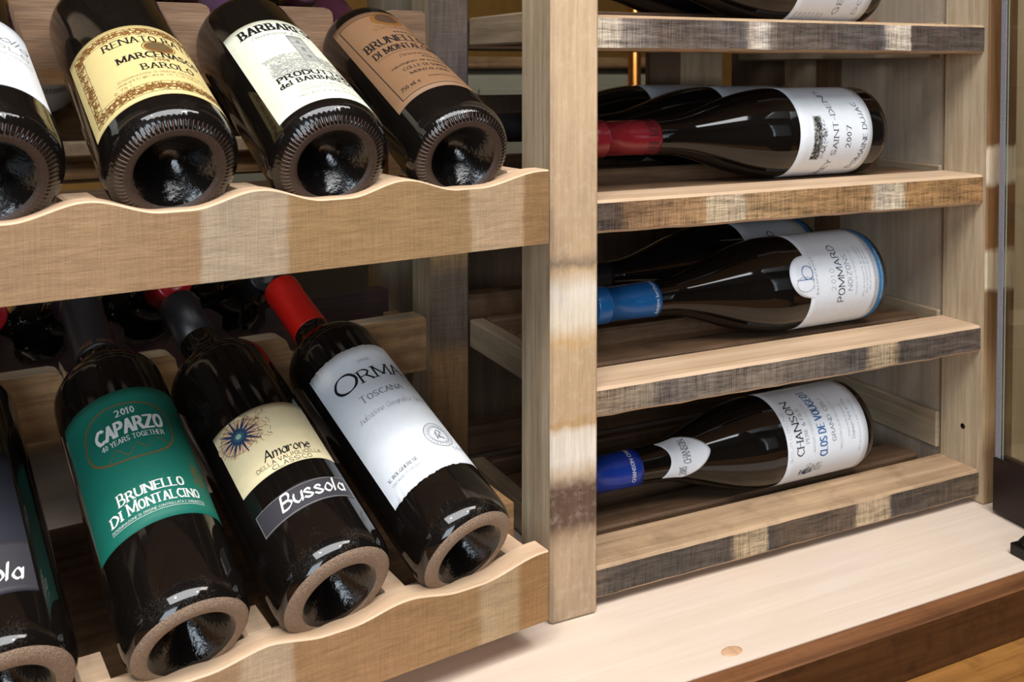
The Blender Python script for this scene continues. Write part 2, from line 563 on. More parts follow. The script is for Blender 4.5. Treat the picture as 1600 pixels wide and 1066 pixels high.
class Label:
    """Paper wrapped on the bottle and its printing: points are (t, s) in mm, t along the arc from the middle, s up from the base."""

    def __init__(self, prof, r0, th0=0.0):
        self.prof, self.r0, self.th0 = prof, r0, th0
        self.mb = MB()
        self.mats = []
        self.lay = 0

    def mi(self, m):
        if m not in self.mats:
            self.mats.append(m)
        return self.mats.index(m)

    def rad(self, s):
        P = self.prof
        for (z0, r0), (z1, r1) in zip(P, P[1:]):
            if z0 <= s <= z1 and z1 > z0:
                return r0 + (r1 - r0) * (s - z0) / (z1 - z0)
        return P[-1][1]

    def pt(self, t, s, h):
        th = self.th0 + t / 1000.0 / self.r0
        r = self.rad(s / 1000.0) + h
        return (r * math.cos(th), r * math.sin(th), s / 1000.0)

    def poly(self, pts, m, h):
        if len(pts) < 3:
            return
        b = self.mb.add([self.pt(t, s, h) for t, s in pts])
        self.mb.face(range(b, b + len(pts)), self.mi(m))

    def patch(self, t0, t1, lo, hi, m, h=0.00012, nt=60, ns=10):
        """lo/hi: numbers or functions of u in 0..1; a thin sheet with its edge turned down."""
        fl = lo if callable(lo) else (lambda u: lo)
        fh = hi if callable(hi) else (lambda u: hi)
        k = self.mi(m)
        idx = []
        for i in range(nt + 1):
            u = i / nt
            t = t0 + (t1 - t0) * u
            a, c = fl(u), fh(u)
            col = [self.pt(t, a, 0)] + [self.pt(t, a + (c - a) * j / ns, h) for j in range(ns + 1)] + [self.pt(t, c, 0)]
            idx.append(self.mb.add(col))
        n = ns + 3
        for i in range(nt):
            for j in range(n - 1):
                self.mb.face([idx[i] + j, idx[i + 1] + j, idx[i + 1] + j + 1, idx[i] + j + 1], k, 1 <= j < n - 2)

    def stroke(self, pts, m, w, th=None, ang=0.0, h=0.0003):
        th = w if th is None else th
        ca, sa = math.cos(ang), math.sin(ang)
        nib = [(a * ca * w / 2 - b * sa * th / 2, a * sa * w / 2 + b * ca * th / 2) for a in (-1, 1) for b in (-1, 1)]
        for (x0, y0), (x1, y1) in zip(pts, pts[1:]):
            d = math.hypot(x1 - x0, y1 - y0)
            n = max(1, int(d / 2.2))
            for i in range(n):
                a0, a1 = i / n, (i + 1) / n
                p = (x0 + (x1 - x0) * a0, y0 + (y1 - y0) * a0)
                q = (x0 + (x1 - x0) * a1, y0 + (y1 - y0) * a1)
                self.poly(hull([(p[0] + a, p[1] + b) for a, b in nib] + [(q[0] + a, q[1] + b) for a, b in nib]), m, h)

    def text(self, s, tl, tr, s0, size, m, sty='serif', bow=0.0, s1=None, h=0.0003, first=1.0):
        """Lettering fitted between arcs tl and tr (mm) on a base line from s0 to s1 with a bow in the middle; size = cap height."""
        w, th, ang, serif, slant, gap = STY[sty]
        s1 = s0 if s1 is None else s1
        x = 0.0
        items = []
        for i, ch in enumerate(s):
            if ch == ' ':
                x += 0.5
                continue
            gw, st = glyph(ch)
            k = first if (first != 1.0 and (i == 0 or s[i - 1] == ' ')) else 1.0
            items.append((x, k, st))
            x += gw * k + gap
        total = max(x - gap, 0.1)
        sx = (tr - tl) / total

        def mp(px, py):
            t = tl + (px + slant * py) * sx
            u = px / total
            return t, s0 + (s1 - s0) * u + bow * (1 - (2 * u - 1) ** 2) + py * size
        sq = max(0.72, min(1.0, 1.08 * sx / size))
        ww, tt = w * size * sq, th * size * (0.5 + 0.5 * sq)
        for x0, k, st in items:
            for pl in st:
                pts = [mp(x0 + px * k, py * k) for px, py in pl]
                self.stroke(pts, m, ww, tt, ang, h)
                if serif:
                    for e, o in ((0, 1), (-1, -2)):
                        dx, dy = pl[e][0] - pl[o][0], pl[e][1] - pl[o][1]
                        if abs(dy) > abs(dx) * 0.8 and len(pl) == 2 or (abs(dy) > abs(dx) * 0.8 and pl[e][1] in (0, 1) and len(pl) < 5):
                            cx, cy = pts[e]
                            self.stroke([(cx - 0.15 * size * sq, cy), (cx + 0.15 * size * sq, cy)], m, tt, tt, 0, h)

    def spike(self, ct, cs, a, r0, r1, w, m, h):
        n = 8
        ca, sa = math.cos(a), math.sin(a)
        for i in range(n):
            ra, rb = r0 + (r1 - r0) * i / n, r0 + (r1 - r0) * (i + 1) / n
            wa, wb = w / 2 * (1 - i / n), w / 2 * (1 - (i + 1) / n)
            self.poly([(ct + ra * ca - wa * sa, cs + ra * sa + wa * ca), (ct + ra * ca + wa * sa, cs + ra * sa - wa * ca),
                       (ct + rb * ca + wb * sa, cs + rb * sa - wb * ca), (ct + rb * ca - wb * sa, cs + rb * sa + wb * ca)][: 4 if i < n - 1 else 3], m, h)

    def ring(self, ct, cs, rt, rs, m, w=0.4, n=48, power=2.0, rot=0.0, h=0.0003):
        pts = []
        for i in range(n + 1):
            a = 2 * PI * i / n
            c, s = math.cos(a), math.sin(a)
            e = 2.0 / power
            px, py = rt * math.copysign(abs(c) ** e, c), rs * math.copysign(abs(s) ** e, s)
            pts.append((ct + px * math.cos(rot) - py * math.sin(rot), cs + px * math.sin(rot) + py * math.cos(rot)))
        self.stroke(pts, m, w, w, 0, h)

    def disc(self, ct, cs, rt, rs, m, h=0.0002, n=28, wob=0.0):
        k = self.mi(m)
        rows = []
        for j in range(7):
            q = j / 6.0
            rows.append(self.mb.add([self.pt(ct + rt * q * math.cos(2 * PI * i / n) * (1 + wob * q * math.sin(5 * i)), cs + rs * q * math.sin(2 * PI * i / n) * (1 + wob * q * math.cos(3 * i)), h) for i in range(n)]))
        for j in range(6):
            for i in range(n):
                i2 = (i + 1) % n
                self.mb.face([rows[j] + i, rows[j + 1] + i, rows[j + 1] + i2, rows[j] + i2], k)

    def frame(self, t0, t1, s0, s1, m, w=0.5, h=0.0003):
        self.stroke([(t0, s0), (t1, s0), (t1, s1), (t0, s1), (t0, s0)], m, w, w, 0, h)

    def scrawl(self, t0, t1, s0, s1, m, n=60, w=0.25, ln=2.0, seed=1, h=0.00025):
        rg = random.Random(seed)
        for _ in range(n):
            t, s = rg.uniform(t0, t1), rg.uniform(s0, s1)
            a = rg.uniform(0, PI)
            c = rg.uniform(-1, 1)
            pts = [(t + ln * q * math.cos(a + c * q), s + ln * q * math.sin(a + c * q)) for q in (-0.5, 0, 0.5)]
            self.stroke(pts, m, w, w, 0, h)

    def build(self, name, parent, label=None):
        return self.mb.build(name, self.mats, parent, label)


INK = flat('black_print', (22, 20, 22), 0.6, 0.3)
GREYINK = flat('grey_print', (120, 122, 128), 0.6, 0.3)
PALEINK = flat('pale_grey_print', (168, 168, 160), 0.6, 0.3)
WHITEINK = flat('white_print', (235, 236, 232), 0.5, 0.3)
GOLDINK = flat('gold_print', (128, 92, 44), 0.4, 0.5)
BROWNINK = flat('brown_print', (120, 78, 34), 0.6, 0.3)
BLUEINK = flat('blue_print', (62, 104, 158), 0.6, 0.3)
NAVYINK = flat('navy_print', (34, 48, 92), 0.6, 0.3)
ORANGEINK = flat('orange_print', (206, 150, 96), 0.6, 0.3)
TEALINK = flat('teal_print', (52, 92, 108), 0.6, 0.3)


def paper(name, rgb, rough=0.55, spec=0.35, var=0.03):
    return flat(name, rgb, rough, spec, bump=0.06, var=var, scale=160)


P_WHITE = paper('white_label_paper', (224, 229, 235))
P_IVORY = paper('ivory_label_paper', (222, 224, 204))
P_CREAM = paper('cream_label_paper', (228, 214, 172))
P_YELLOW = paper('yellow_label_paper', (212, 192, 132))
P_KRAFT = paper('brown_label_paper', (132, 99, 71))
P_GREEN = paper('green_label_paper', (20, 108, 92))
P_SLATE = paper('slate_label_paper', (58, 56, 62))
P_INDIGO = paper('indigo_label_paper', (40, 41, 52))
P_BLUE = paper('blue_label_band', (44, 110, 160))
CAP_RED = flat('red_capsule', (188, 26, 20), 0.32, 0.5, coat=0.3, bump=0.15, scale=300)
CAP_BLACK = flat('black_capsule', (26, 26, 30), 0.38, 0.5, bump=0.1, scale=300)
CAP_WINE = flat('wine_red_capsule', (122, 24, 34), 0.3, 0.5, coat=0.2, bump=0.1, scale=300)
CAP_BLUE = flat('blue_capsule', (20, 88, 148), 0.3, 0.5, coat=0.2, bump=0.1, scale=300)
CAP_ROYAL = flat('royal_blue_capsule', (18, 54, 148), 0.3, 0.5, coat=0.2, bump=0.1, scale=300)
CAP_PURPLE = flat('purple_capsule', (74, 50, 76), 0.3, 0.5, coat=0.2, bump=0.1, scale=300)
CAP_PLUM = flat('dark_plum_capsule', (62, 30, 44), 0.34, 0.5, bump=0.1, scale=300)
CAP_CRIMSON = flat('crimson_capsule', (150, 18, 30), 0.26, 0.5, coat=0.4, bump=0.15, scale=300)


# ------------------------------------------------------------------ bottles
def smooth_profile(P, n=5):
    return [(z, max(r, 0.0)) for z, r in catmull(P, False, n)]


def bordeaux(r, wide_ring=True):
    punt = [(0.0235, 0.0004), (0.0232, 0.003), (0.0205, 0.0075), (0.0145, 0.0125), (0.0085, 0.0170), (0.0045, 0.0205), (0.0020, 0.0228)]
    ring = [(0.0004, 0.0250), (0.0, 0.0280), (0.0009, r - 0.0060)] if wide_ring else [(0.0007, 0.0245), (0.0, 0.0262), (0.0006, 0.0278)]
    heel = [(0.0030, r - 0.0033), (0.0068, r - 0.0012), (0.0112, r - 0.0003), (0.0160, r)]
    sh = smooth_profile([(0.193, r), (0.203, r * 0.975), (0.212, r * 0.86), (0.219, r * 0.66), (0.226, r * 0.48), (0.236, 0.0152), (0.25, 0.0149)], 4)
    top = [(0.288, 0.0146), (0.2885, 0.0150), (0.2985, 0.0150), (0.3, 0.0142)]
    return punt, ring, heel, sh, top


def burgundy(r):
    punt = [(0.026, 0.0004), (0.0255, 0.004), (0.022, 0.010), (0.014, 0.018), (0.006, 0.0235), (0.0022, 0.0262)]
    ring = [(0.0004, 0.0285), (0.0, 0.031), (0.0008, r - 0.0062)]
    heel = [(0.0024, r - 0.0034), (0.0062, r - 0.0010), (0.012, r)]
    sh = smooth_profile([(0.108, r), (0.120, r * 0.99), (0.135, r * 0.94), (0.150, r * 0.865), (0.167, r * 0.745), (0.185, r * 0.60), (0.203, r * 0.465),
                         (0.220, 0.0160), (0.240, 0.0148), (0.262, 0.0143)], 4)
    top = [(0.286, 0.0140), (0.2865, 0.0152), (0.2975, 0.0152), (0.299, 0.0142)]
    return punt, ring, heel, sh, top


def axis_matrix(P, az, el):
    a = Vector((-math.sin(az) * math.cos(el), math.cos(az) * math.cos(el), math.sin(el)))
    up = (Vector((0, 0, 1)) - a * a.z).normalized()
    sd = a.cross(up)
    M = Matrix((up, sd, a)).transposed().to_4x4()
    M.translation = Vector(P)
    return M


def bottle(name, label, P, az, el, r, kind, cap, cap_from, group, glass=None, knurl=False, seg=120, cap_text=None):
    root = thing(name, label, 'wine bottle', axis_matrix(P, az, el), group)
    punt, ring, heel, sh, top = (bordeaux(r, not knurl) if kind == 'bordeaux' else burgundy(r))
    prof = punt + ring + heel + sh + top
    mats, wob = [], {}
    n1, n2 = len(punt), len(punt) + len(ring)
    for i in range(len(prof) - 1):
        mats.append(1 if n1 - 1 < i < n2 else 0)
    if knurl:
        heelk = [(0.0014, 0.0300), (0.0032, 0.0325), (0.0062, r - 0.0022), (0.0100, r - 0.0008), (0.0165, r)]
        prof = punt + ring + heelk + sh + top
        mats = [0] * (len(prof) - 1)
        for i in range(n1 - 1, n2 - 1):
            mats[i] = 1
        for i in range(n2 - 1, n2 + 1):
            mats[i] = 2
        for i in range(n1 - 1):
            mats[i] = 3
        wob = {n2 - 1: 0.0002, n2: 0.0007, n2 + 1: 0.0007}
    else:
        wob = {n2 - 1: 0.00025}
        for i in range(n1 - 1):
            mats[i] = 3
    b = MB()
    b.lathe(prof, 288 if knurl else seg, mats, True, True, True, wob)
    b.build('bottle_glass', [glass or GLASS, RING_DARK if knurl else RING, KNURL, PUNT, TICK], root)
    skin = [(z, q) for z, q in heel + sh + top]
    neck = [(z, q) for z, q in sh + top if z > cap_from + 0.0005]
    r_at = None
    for (z0, q0), (z1, q1) in zip(skin, skin[1:]):
        if z0 <= cap_from <= z1:
            r_at = q0 + (q1 - q0) * (cap_from - z0) / (z1 - z0)
    c = MB()
    e = 0.00045
    cp = [(cap_from, r_at), (cap_from, r_at + e)] + [(z, q + e) for z, q in neck[:-1] if z < 0.287]
    cp += [(0.2860, 0.0149), (0.2880, 0.01555), (0.2985, 0.01555), (0.3000, 0.0150), (0.3006, 0.0135), (0.3003, 0.0110), (0.3010, 0.0100), (0.3010, 0.0062), (0.3004, 0.0052), (0.3006, 0.0004)]
    c.lathe(cp, 64, None, True, False, True)
    if cap_text:
        tx, ss, t0, t1, size, m, sty = cap_text
        L = Label([(z, q + e) for z, q in skin], 0.0150)
        L.mb = c
        L.mats = [cap, m]
        L.text(tx, t0, t1, ss, size, m, sty, h=0.00012)
        c.build('capsule', L.mats, root)
    else:
        c.build('capsule', cap, root)
    return root, skin


def deg2t(d, r):
    return math.radians(d) * r * 1000.0


G_UP, G_LOW, G_SIDE = 'bottles lying in the upper scalloped cradle', 'bottles lying in the lower scalloped cradle', 'bottles lying on the shelves of the right bay'

# --- lower cradle -------------------------------------------------------------
def make_lower():
    # white label with the large four-letter name
    r = 0.0374
    root, skin = bottle('wine_bottle', 'white-labelled bottle with bright red capsule in the lower cradle beside the post', (-0.0788, -0.0333, 0.0854), 0.250, 0.457, r, 'bordeaux', CAP_RED, 0.239, G_LOW, DUSTY)
    d = lambda a: deg2t(a, r)
    L = Label(skin, r)
    rg = random.Random(3)
    jag = [rg.uniform(-0.5, 0.5) for _ in range(200)]
    L.patch(d(-75), d(60), lambda u: 44.5 + jag[int(u * 60)], lambda u: 174.5 + jag[60 + int(u * 60)], P_WHITE, nt=60, ns=14)
    L.text('O', d(-54), d(-27), 139, 15.5, INK, 'thinserif')
    L.text('RMA', d(-23), d(32), 139, 11.5, INK, 'thinserif')
    L.text('TOSCANA', d(-38), d(15), 123, 5.0, GREYINK, 'serif', first=1.25)
    L.text('ORMA', d(-15), d(0), 158, 2.6, GREYINK, 'light')
    L.text('Indicazione Geografica Tipica', d(-52), d(34), 109.5, 4.6, GREYINK, 'script')
    ct = d(15)
    for rr in (11.5, 8.2):
        L.ring(ct, 73, rr, rr, INK, 0.3)
    L.ring(ct, 73, 7.0, 7.0, GREYINK, 0.2)
    L.stroke(catmull([(ct - 3, 69), (ct - 2, 75), (ct + 1, 77.5), (ct + 2, 74), (ct - 1, 72), (ct + 3, 68.5)], False), INK, 0.5, 0.25, 0.6)
    L.scrawl(ct - 4, ct + 4, 69, 77, GREYINK, 16, 0.22, 2.4, 4)
    for i in range(28):
        a = 2 * PI * i / 28
        L.stroke([(ct + 9.2 * math.cos(a), 73 + 9.2 * math.sin(a)), (ct + 10.5 * math.cos(a), 73 + 10.5 * math.sin(a))], GREYINK, 0.35)
    L.text('100', d(22), d(40), 58, 2.8, GREYINK, 'thinserif')
    L.text('V. BOLGHERESE', d(-63), d(-24), 60, 2.5, INK, 'thinserif')
    L.text('CASTAGNETO CARDUCCI', d(-62), d(-22), 55.5, 1.9, GREYINK, 'light')
    L.build('front_label', root)

    # cream and slate labels with the compass star
    r = 0.0389
    root, skin = bottle('wine_bottle', 'bottle with cream compass-star label above a narrow slate label, black capsule, lower cradle', (-0.1716, -0.0459, 0.0857), 0.224, 0.446, r, 'bordeaux', CAP_BLACK, 0.250, G_LOW, DUSTY)
    d = lambda a: deg2t(a, r)
    L = Label(skin, r)
    L.patch(d(-65), d(45), 76.5, 132, P_CREAM)
    ct, cs = d(-40), 117
    L.disc(ct + 1, cs, 18, 14.6, flat('faded_peach_wash', (226, 200, 156), 0.6, 0.3), 0.00016, 28, 0.06)
    L.disc(ct, cs, 14.5, 12.2, flat('pale_peach_wash', (222, 186, 146), 0.6, 0.3), 0.0002, 28, 0.10)
    for i in range(16):
        a = 2 * PI * i / 16 + 0.1
        ln = (16.0 if i % 2 == 0 else 12.0)
        w = 0.17
        L.spike(ct, cs, a, 2.0, ln, 3.0, NAVYINK, 0.0003)
        L.spike(ct + 0.25 * math.sin(a), cs - 0.25 * math.cos(a), a, 3.0, ln * 0.8, 0.8, TEALINK, 0.00036)
    L.ring(ct, cs, 13.8, 12.6, TEALINK, 0.25)
    for i in range(30):
        a = 2 * PI * i / 30
        L.stroke([(ct + 4 * math.cos(a), cs + 4 * math.sin(a)), (ct + (15.5 + i % 3) * math.cos(a), cs + (12.5 + i % 3) * math.sin(a))], INK, 0.28)
    L.disc(ct, cs, 3.6, 3.6, TEALINK, 0.0004)
    L.disc(ct, cs, 2.0, 2.0, flat('pale_green_print', (150, 178, 160), 0.6), 0.00045)
    L.scrawl(ct + 6, ct + 22, cs - 14, cs + 12, BROWNINK, 60, 0.22, 3.2, 5)
    L.text('Amarone', d(-30), d(18), 86.5, 8.0, INK, 'hand')
    L.text('DELLA VALPOLICELLA', d(-41), d(28), 82.0, 3.0, INK, 'sans')
    L.text('CLASSICO', d(-27), d(14), 77.6, 3.2, INK, 'sans')
    L.build('front_label', root, 'cream label with blue compass star')
    L = Label(skin, r)
    L.patch(d(-63), d(38), 41.5, lambda u: 60 - 1.5 * abs(2 * u - 1), P_SLATE)
    L.text('Bussola', d(-37), d(29), 47, 10.5, WHITEINK, 'hand', h=0.0004)
    L.frame(d(-62), d(37), 42.2, 58.4, PALEINK, 0.25)
    L.build('lower_label', root, 'narrow slate label with white handwritten name')

    # green label
    r = 0.0368
    root, skin = bottle('wine_bottle', 'green-labelled bottle with black capsule, lower cradle', (-0.2605, -0.0565, 0.0837), 0.177, 0.494, r, 'bordeaux', CAP_BLACK, 0.236, G_LOW, DUSTY,
                        cap_text=('CAPARZO  CAPARZO', 240, -22, 16, 2.6, BROWNINK, 'sans'))
    d = lambda a: deg2t(a, r)
    L = Label(skin, r)
    L.patch(d(-80), d(68), 60, 168.5, P_GREEN, nt=70, ns=14)
    L.ring(d(-12), 133, d(44), 23, GOLDINK, 0.55, 64, 2.7, -0.12)
    L.ring(d(-12), 133, d(43), 22.2, GOLDINK, 0.3, 64, 2.7, -0.12)
    L.text('2010', d(-19), d(-1), 146.5, 5.2, WHITEINK, 'serif')
    L.text('CAPARZO', d(-43), d(22), 131.5, 10.5, WHITEINK, 'bold')
    L.text('40 YEARS TOGETHER', d(-40), d(21), 125, 3.8, WHITEINK, 'serif')
    L.stroke(catmull([(d(-38), 113), (d(-28), 121), (d(-18), 114), (d(-8), 121), (d(0), 116), (d(12), 122), (d(20), 117)], False), GOLDINK, 0.5, 0.2, 0.7)
    L.text('BRUNELLO', d(-40), d(22), 82, 6.4, WHITEINK, 'fat', first=1.25)
    L.text('DI', d(-52), d(-40), 72.5, 6.4, WHITEINK, 'fat')
    L.text('MONTALCINO', d(-34), d(35), 72.5, 6.4, WHITEINK, 'fat', first=1.25)
    L.text('DENOMINAZIONE DI ORIGINE CONTROLLATA E GARANTITA', d(-54), d(38), 68.2, 1.7, WHITEINK, 'sans')
    L.stroke([(d(-54), 67.2), (d(38), 67.2)], WHITEINK, 0.25)
    L.scrawl(d(38), d(54), 82, 100, GOLDINK, 50, 0.3, 4, 8)
    L.build('front_label', root, 'green label with white and gold print')

    # far-left bottle, cut by the frame
    r = 0.0385
    root, skin = bottle('wine_bottle', 'dark bottle with indigo label, leftmost in the lower cradle, cut by the frame', (-0.3555, -0.0685, 0.0850), 0.185, 0.47, r, 'bordeaux', CAP_BLACK, 0.246, G_LOW, DUSTY)
    d = lambda a: deg2t(a, r)
    L = Label(skin, r)
    L.patch(d(-62), d(32), 34, 136, P_INDIGO)
    L.patch(d(-61.5), d(31.5), 35, 68, P_SLATE, 0.00016)
    L.text('Amarone', d(-40), d(20), 124, 9.0, WHITEINK, 'hand', h=0.0004)
    L.text('della Valpolicella', d(-50), d(16), 108, 6.0, WHITEINK, 'hand', h=0.0004)
    L.text('Classico', d(-40), d(4), 98, 6.0, WHITEINK, 'hand', h=0.0004)
    L.text('TB', d(-20), d(8), 68, 9.0, GOLDINK, 'fat', h=0.0004)
    L.text('Bussola', d(-44), d(20), 42, 11, WHITEINK, 'hand', h=0.0004)
    L.build('front_label', root, 'indigo label with white handwriting')


# --- upper cradle -------------------------------------------------------------
def make_upper():
    r = 0.0365
    root, skin = bottle('wine_bottle', 'bottle with kraft-brown label in the upper cradle beside the post', (-0.0816, -0.0309, 0.3501), 0.050, 0.388, r, 'bordeaux', CAP_PLUM, 0.240, G_UP, None, True)
    d = lambda a: deg2t(a, r)
    L = Label(skin, r)
    L.patch(d(-66), d(62), 40, 189, P_KRAFT, nt=60, ns=14)
    L.stroke([(d(62), 46), (d(-53), 46), (d(-57), 182), (d(60), 182)], INK, 0.6)
    L.disc(d(4), 172, 13, 14, BROWNINK, 0.0002)
    L.disc(d(4), 173, 9, 10, flat('dark_brown_print', (70, 48, 30), 0.6), 0.00025)
    L.text('Collosorbo', d(-24), d(30), 152, 6.0, BROWNINK, 'script')
    for i in range(7):
        L.disc(d(-2) + i * 3.0, 143.5, 1.3, 0.9, INK)
        L.disc(d(4) + i * 3.0, 94, 1.3, 0.9, INK)
    L.text('BRUNELLO', d(-47), d(28), 125, 11.5, INK, 'serif')
    L.text('DI MONTALCINO', d(-45), d(40), 110.5, 9.0, INK, 'serif')
    L.stroke([(d(-46), 107), (d(40), 107)], INK, 0.3)
    L.text('Denominazione', d(-22), d(16), 97.5, 4.2, INK, 'script')
    L.text('imbottigliato dal produttore', d(-40), d(30), 85, 2.8, INK, 'hand')
    L.text('COLLE DI SOPRA', d(-30), d(24), 76, 4.0, INK, 'thinserif')
    L.text('MONTALCINO', d(-26), d(20), 68, 3.6, INK, 'thinserif')
    L.text('PRODOTTO IN ITALIA', d(-12), d(26), 57, 2.4, INK, 'light')
    L.text('750 ml e', d(-48), d(-24), 54, 4.6, INK, 'thinserif')
    L.build('front_label', root, 'kraft-brown label with black print')

    r = 0.0387
    root, skin = bottle('wine_bottle', 'ivory-labelled bottle with a drawing of tower and trees, upper cradle', (-0.1734, -0.0447, 0.3512), 0.087, 0.395, r, 'bordeaux', CAP_PURPLE, 0.240, G_UP, None, True)
    d = lambda a: deg2t(a, r)
    L = Label(skin, r)
    L.patch(d(-57), d(62), 14.5, 150, P_IVORY, nt=60, ns=14)
    L.text('BARBARESCO', d(-40), d(56), 131, 12.0, INK, 'fat')
    L.text('Denominazione di Origine', d(-32), d(30), 122, 5.0, GREYINK, 'script')
    L.patch(d(1), d(17), 72, 119, PALEINK, 0.00018, 8, 8)
    for k in range(6):
        L.stroke([(d(1), 76 + 7.5 * k), (d(17), 76 + 7.5 * k)], GREYINK, 0.35)
    L.stroke([(d(1), 72), (d(1), 119), (d(17), 119), (d(17), 72)], GREYINK, 0.5)
    for k in range(3):
        L.disc(d(9), 82 + 13 * k, 1.3, 3.0, GREYINK, 0.0003)
    L.scrawl(d(-36), d(10), 58, 88, PALEINK, 330, 0.5, 3.6, 12)
    L.scrawl(d(-34), d(0), 56, 80, GREYINK, 70, 0.35, 3.0, 13)
    L.scrawl(d(12), d(40), 58, 84, PALEINK, 120, 0.5, 3.6, 14)
    L.text('PRODUTTORI', d(-35), d(42), 52, 6.4, INK, 'fat')
    L.text('del BARBARESCO', d(-37), d(46), 43.5, 6.0, INK, 'fat')
    L.text('PROTETTO IN ORIGINE', d(-22), d(20), 36, 2.8, PALEINK, 'sans')
    L.text('PRODOTTO IN ITALIA', d(-22), d(26), 31, 2.4, PALEINK, 'sans')
    L.text('imbottigliato all origine dai produttori', d(-28), d(36), 25, 2.8, PALEINK, 'sans')
    L.build('front_label', root, 'ivory label with black print')

    r = 0.0382
    root, skin = bottle('wine_bottle', 'yellow-labelled bottle with brown ornamental border, upper cradle', (-0.2667, -0.0570, 0.3519), 0.127, 0.446, r, 'bordeaux', CAP_PLUM, 0.240, G_UP, None, True)
    d = lambda a: deg2t(a, r)
    L = Label(skin, r)
    L.patch(d(-79), d(79), 23, 118, P_YELLOW, nt=70, ns=12)
    L.frame(d(-70), d(70), 28, 113, BROWNINK, 0.4)
    L.frame(d(-60), d(60), 39, 104, BROWNINK, 0.3)
    for (a, b, lo, hi, n) in ((-69, 69, 29, 38, 300), (-69, 69, 105, 112, 260), (-69, -61, 38, 105, 150), (61, 69, 38, 105, 120)):
        L.scrawl(d(a), d(b), lo, hi, BROWNINK, n, 0.45, 3.6, n)
    for i in range(22):
        L.ring(d(-62 + i * 6), 33.5, 2.6, 2.4, BROWNINK, 0.5, 12)
        L.ring(d(-62 + i * 6), 108.5, 2.2, 2.0, BROWNINK, 0.4, 12)
    L.text('RENATO RATTI', d(-38), d(50), 93, 8.2, INK, 'serif')
    L.disc(d(9), 86, 9.0, 7.2, BROWNINK, 0.00025)
    L.disc(d(9), 87, 7.2, 5.6, flat('olive_print', (96, 78, 44), 0.6), 0.0003)
    L.ring(d(9), 86, 10, 8.2, GOLDINK, 0.5)
    L.text('MARCENASCO', d(-31), d(44), 71, 7.2, INK, 'fat')
    L.text('2008', d(-2), d(12), 66, 3.4, BROWNINK, 'serif')
    L.text('BAROLO', d(-14), d(32), 56, 7.2, INK, 'serif')
    L.text('DENOMINAZIONE DI ORIGINE CONTROLLATA', d(-38), d(40), 50, 2.2, BROWNINK, 'light')
    L.text('imbottigliato in La Morra', d(-40), d(40), 46, 2.4, BROWNINK, 'light')
    L.text('0.75 l', d(-44), d(-28), 41, 2.6, BROWNINK, 'light')
    L.build('front_label', root, 'yellow label with brown border')

    r = 0.0385
    root, skin = bottle('wine_bottle', 'pale-labelled bottle with grey script, leftmost in the upper cradle, cut by the frame', (-0.3585, -0.0690, 0.3525), 0.150, 0.44, r, 'bordeaux', CAP_PLUM, 0.240, G_UP, None, True)
    d = lambda a: deg2t(a, r)
    L = Label(skin, r)
    L.patch(d(-60), d(60), 36, 130, P_WHITE)
    L.text('Mongnolla', d(-40), d(50), 99, 10, GREYINK, 'script')
    L.text('BAROLO', d(-20), d(50), 88, 5.0, PALEINK, 'serif')
    L.text('denominazione di origine controllata', d(-30), d(52), 80, 3.4, PALEINK, 'script')
    L.text('e garantita', d(-26), d(24), 72, 3.0, PALEINK, 'script')
    L.build('front_label', root)



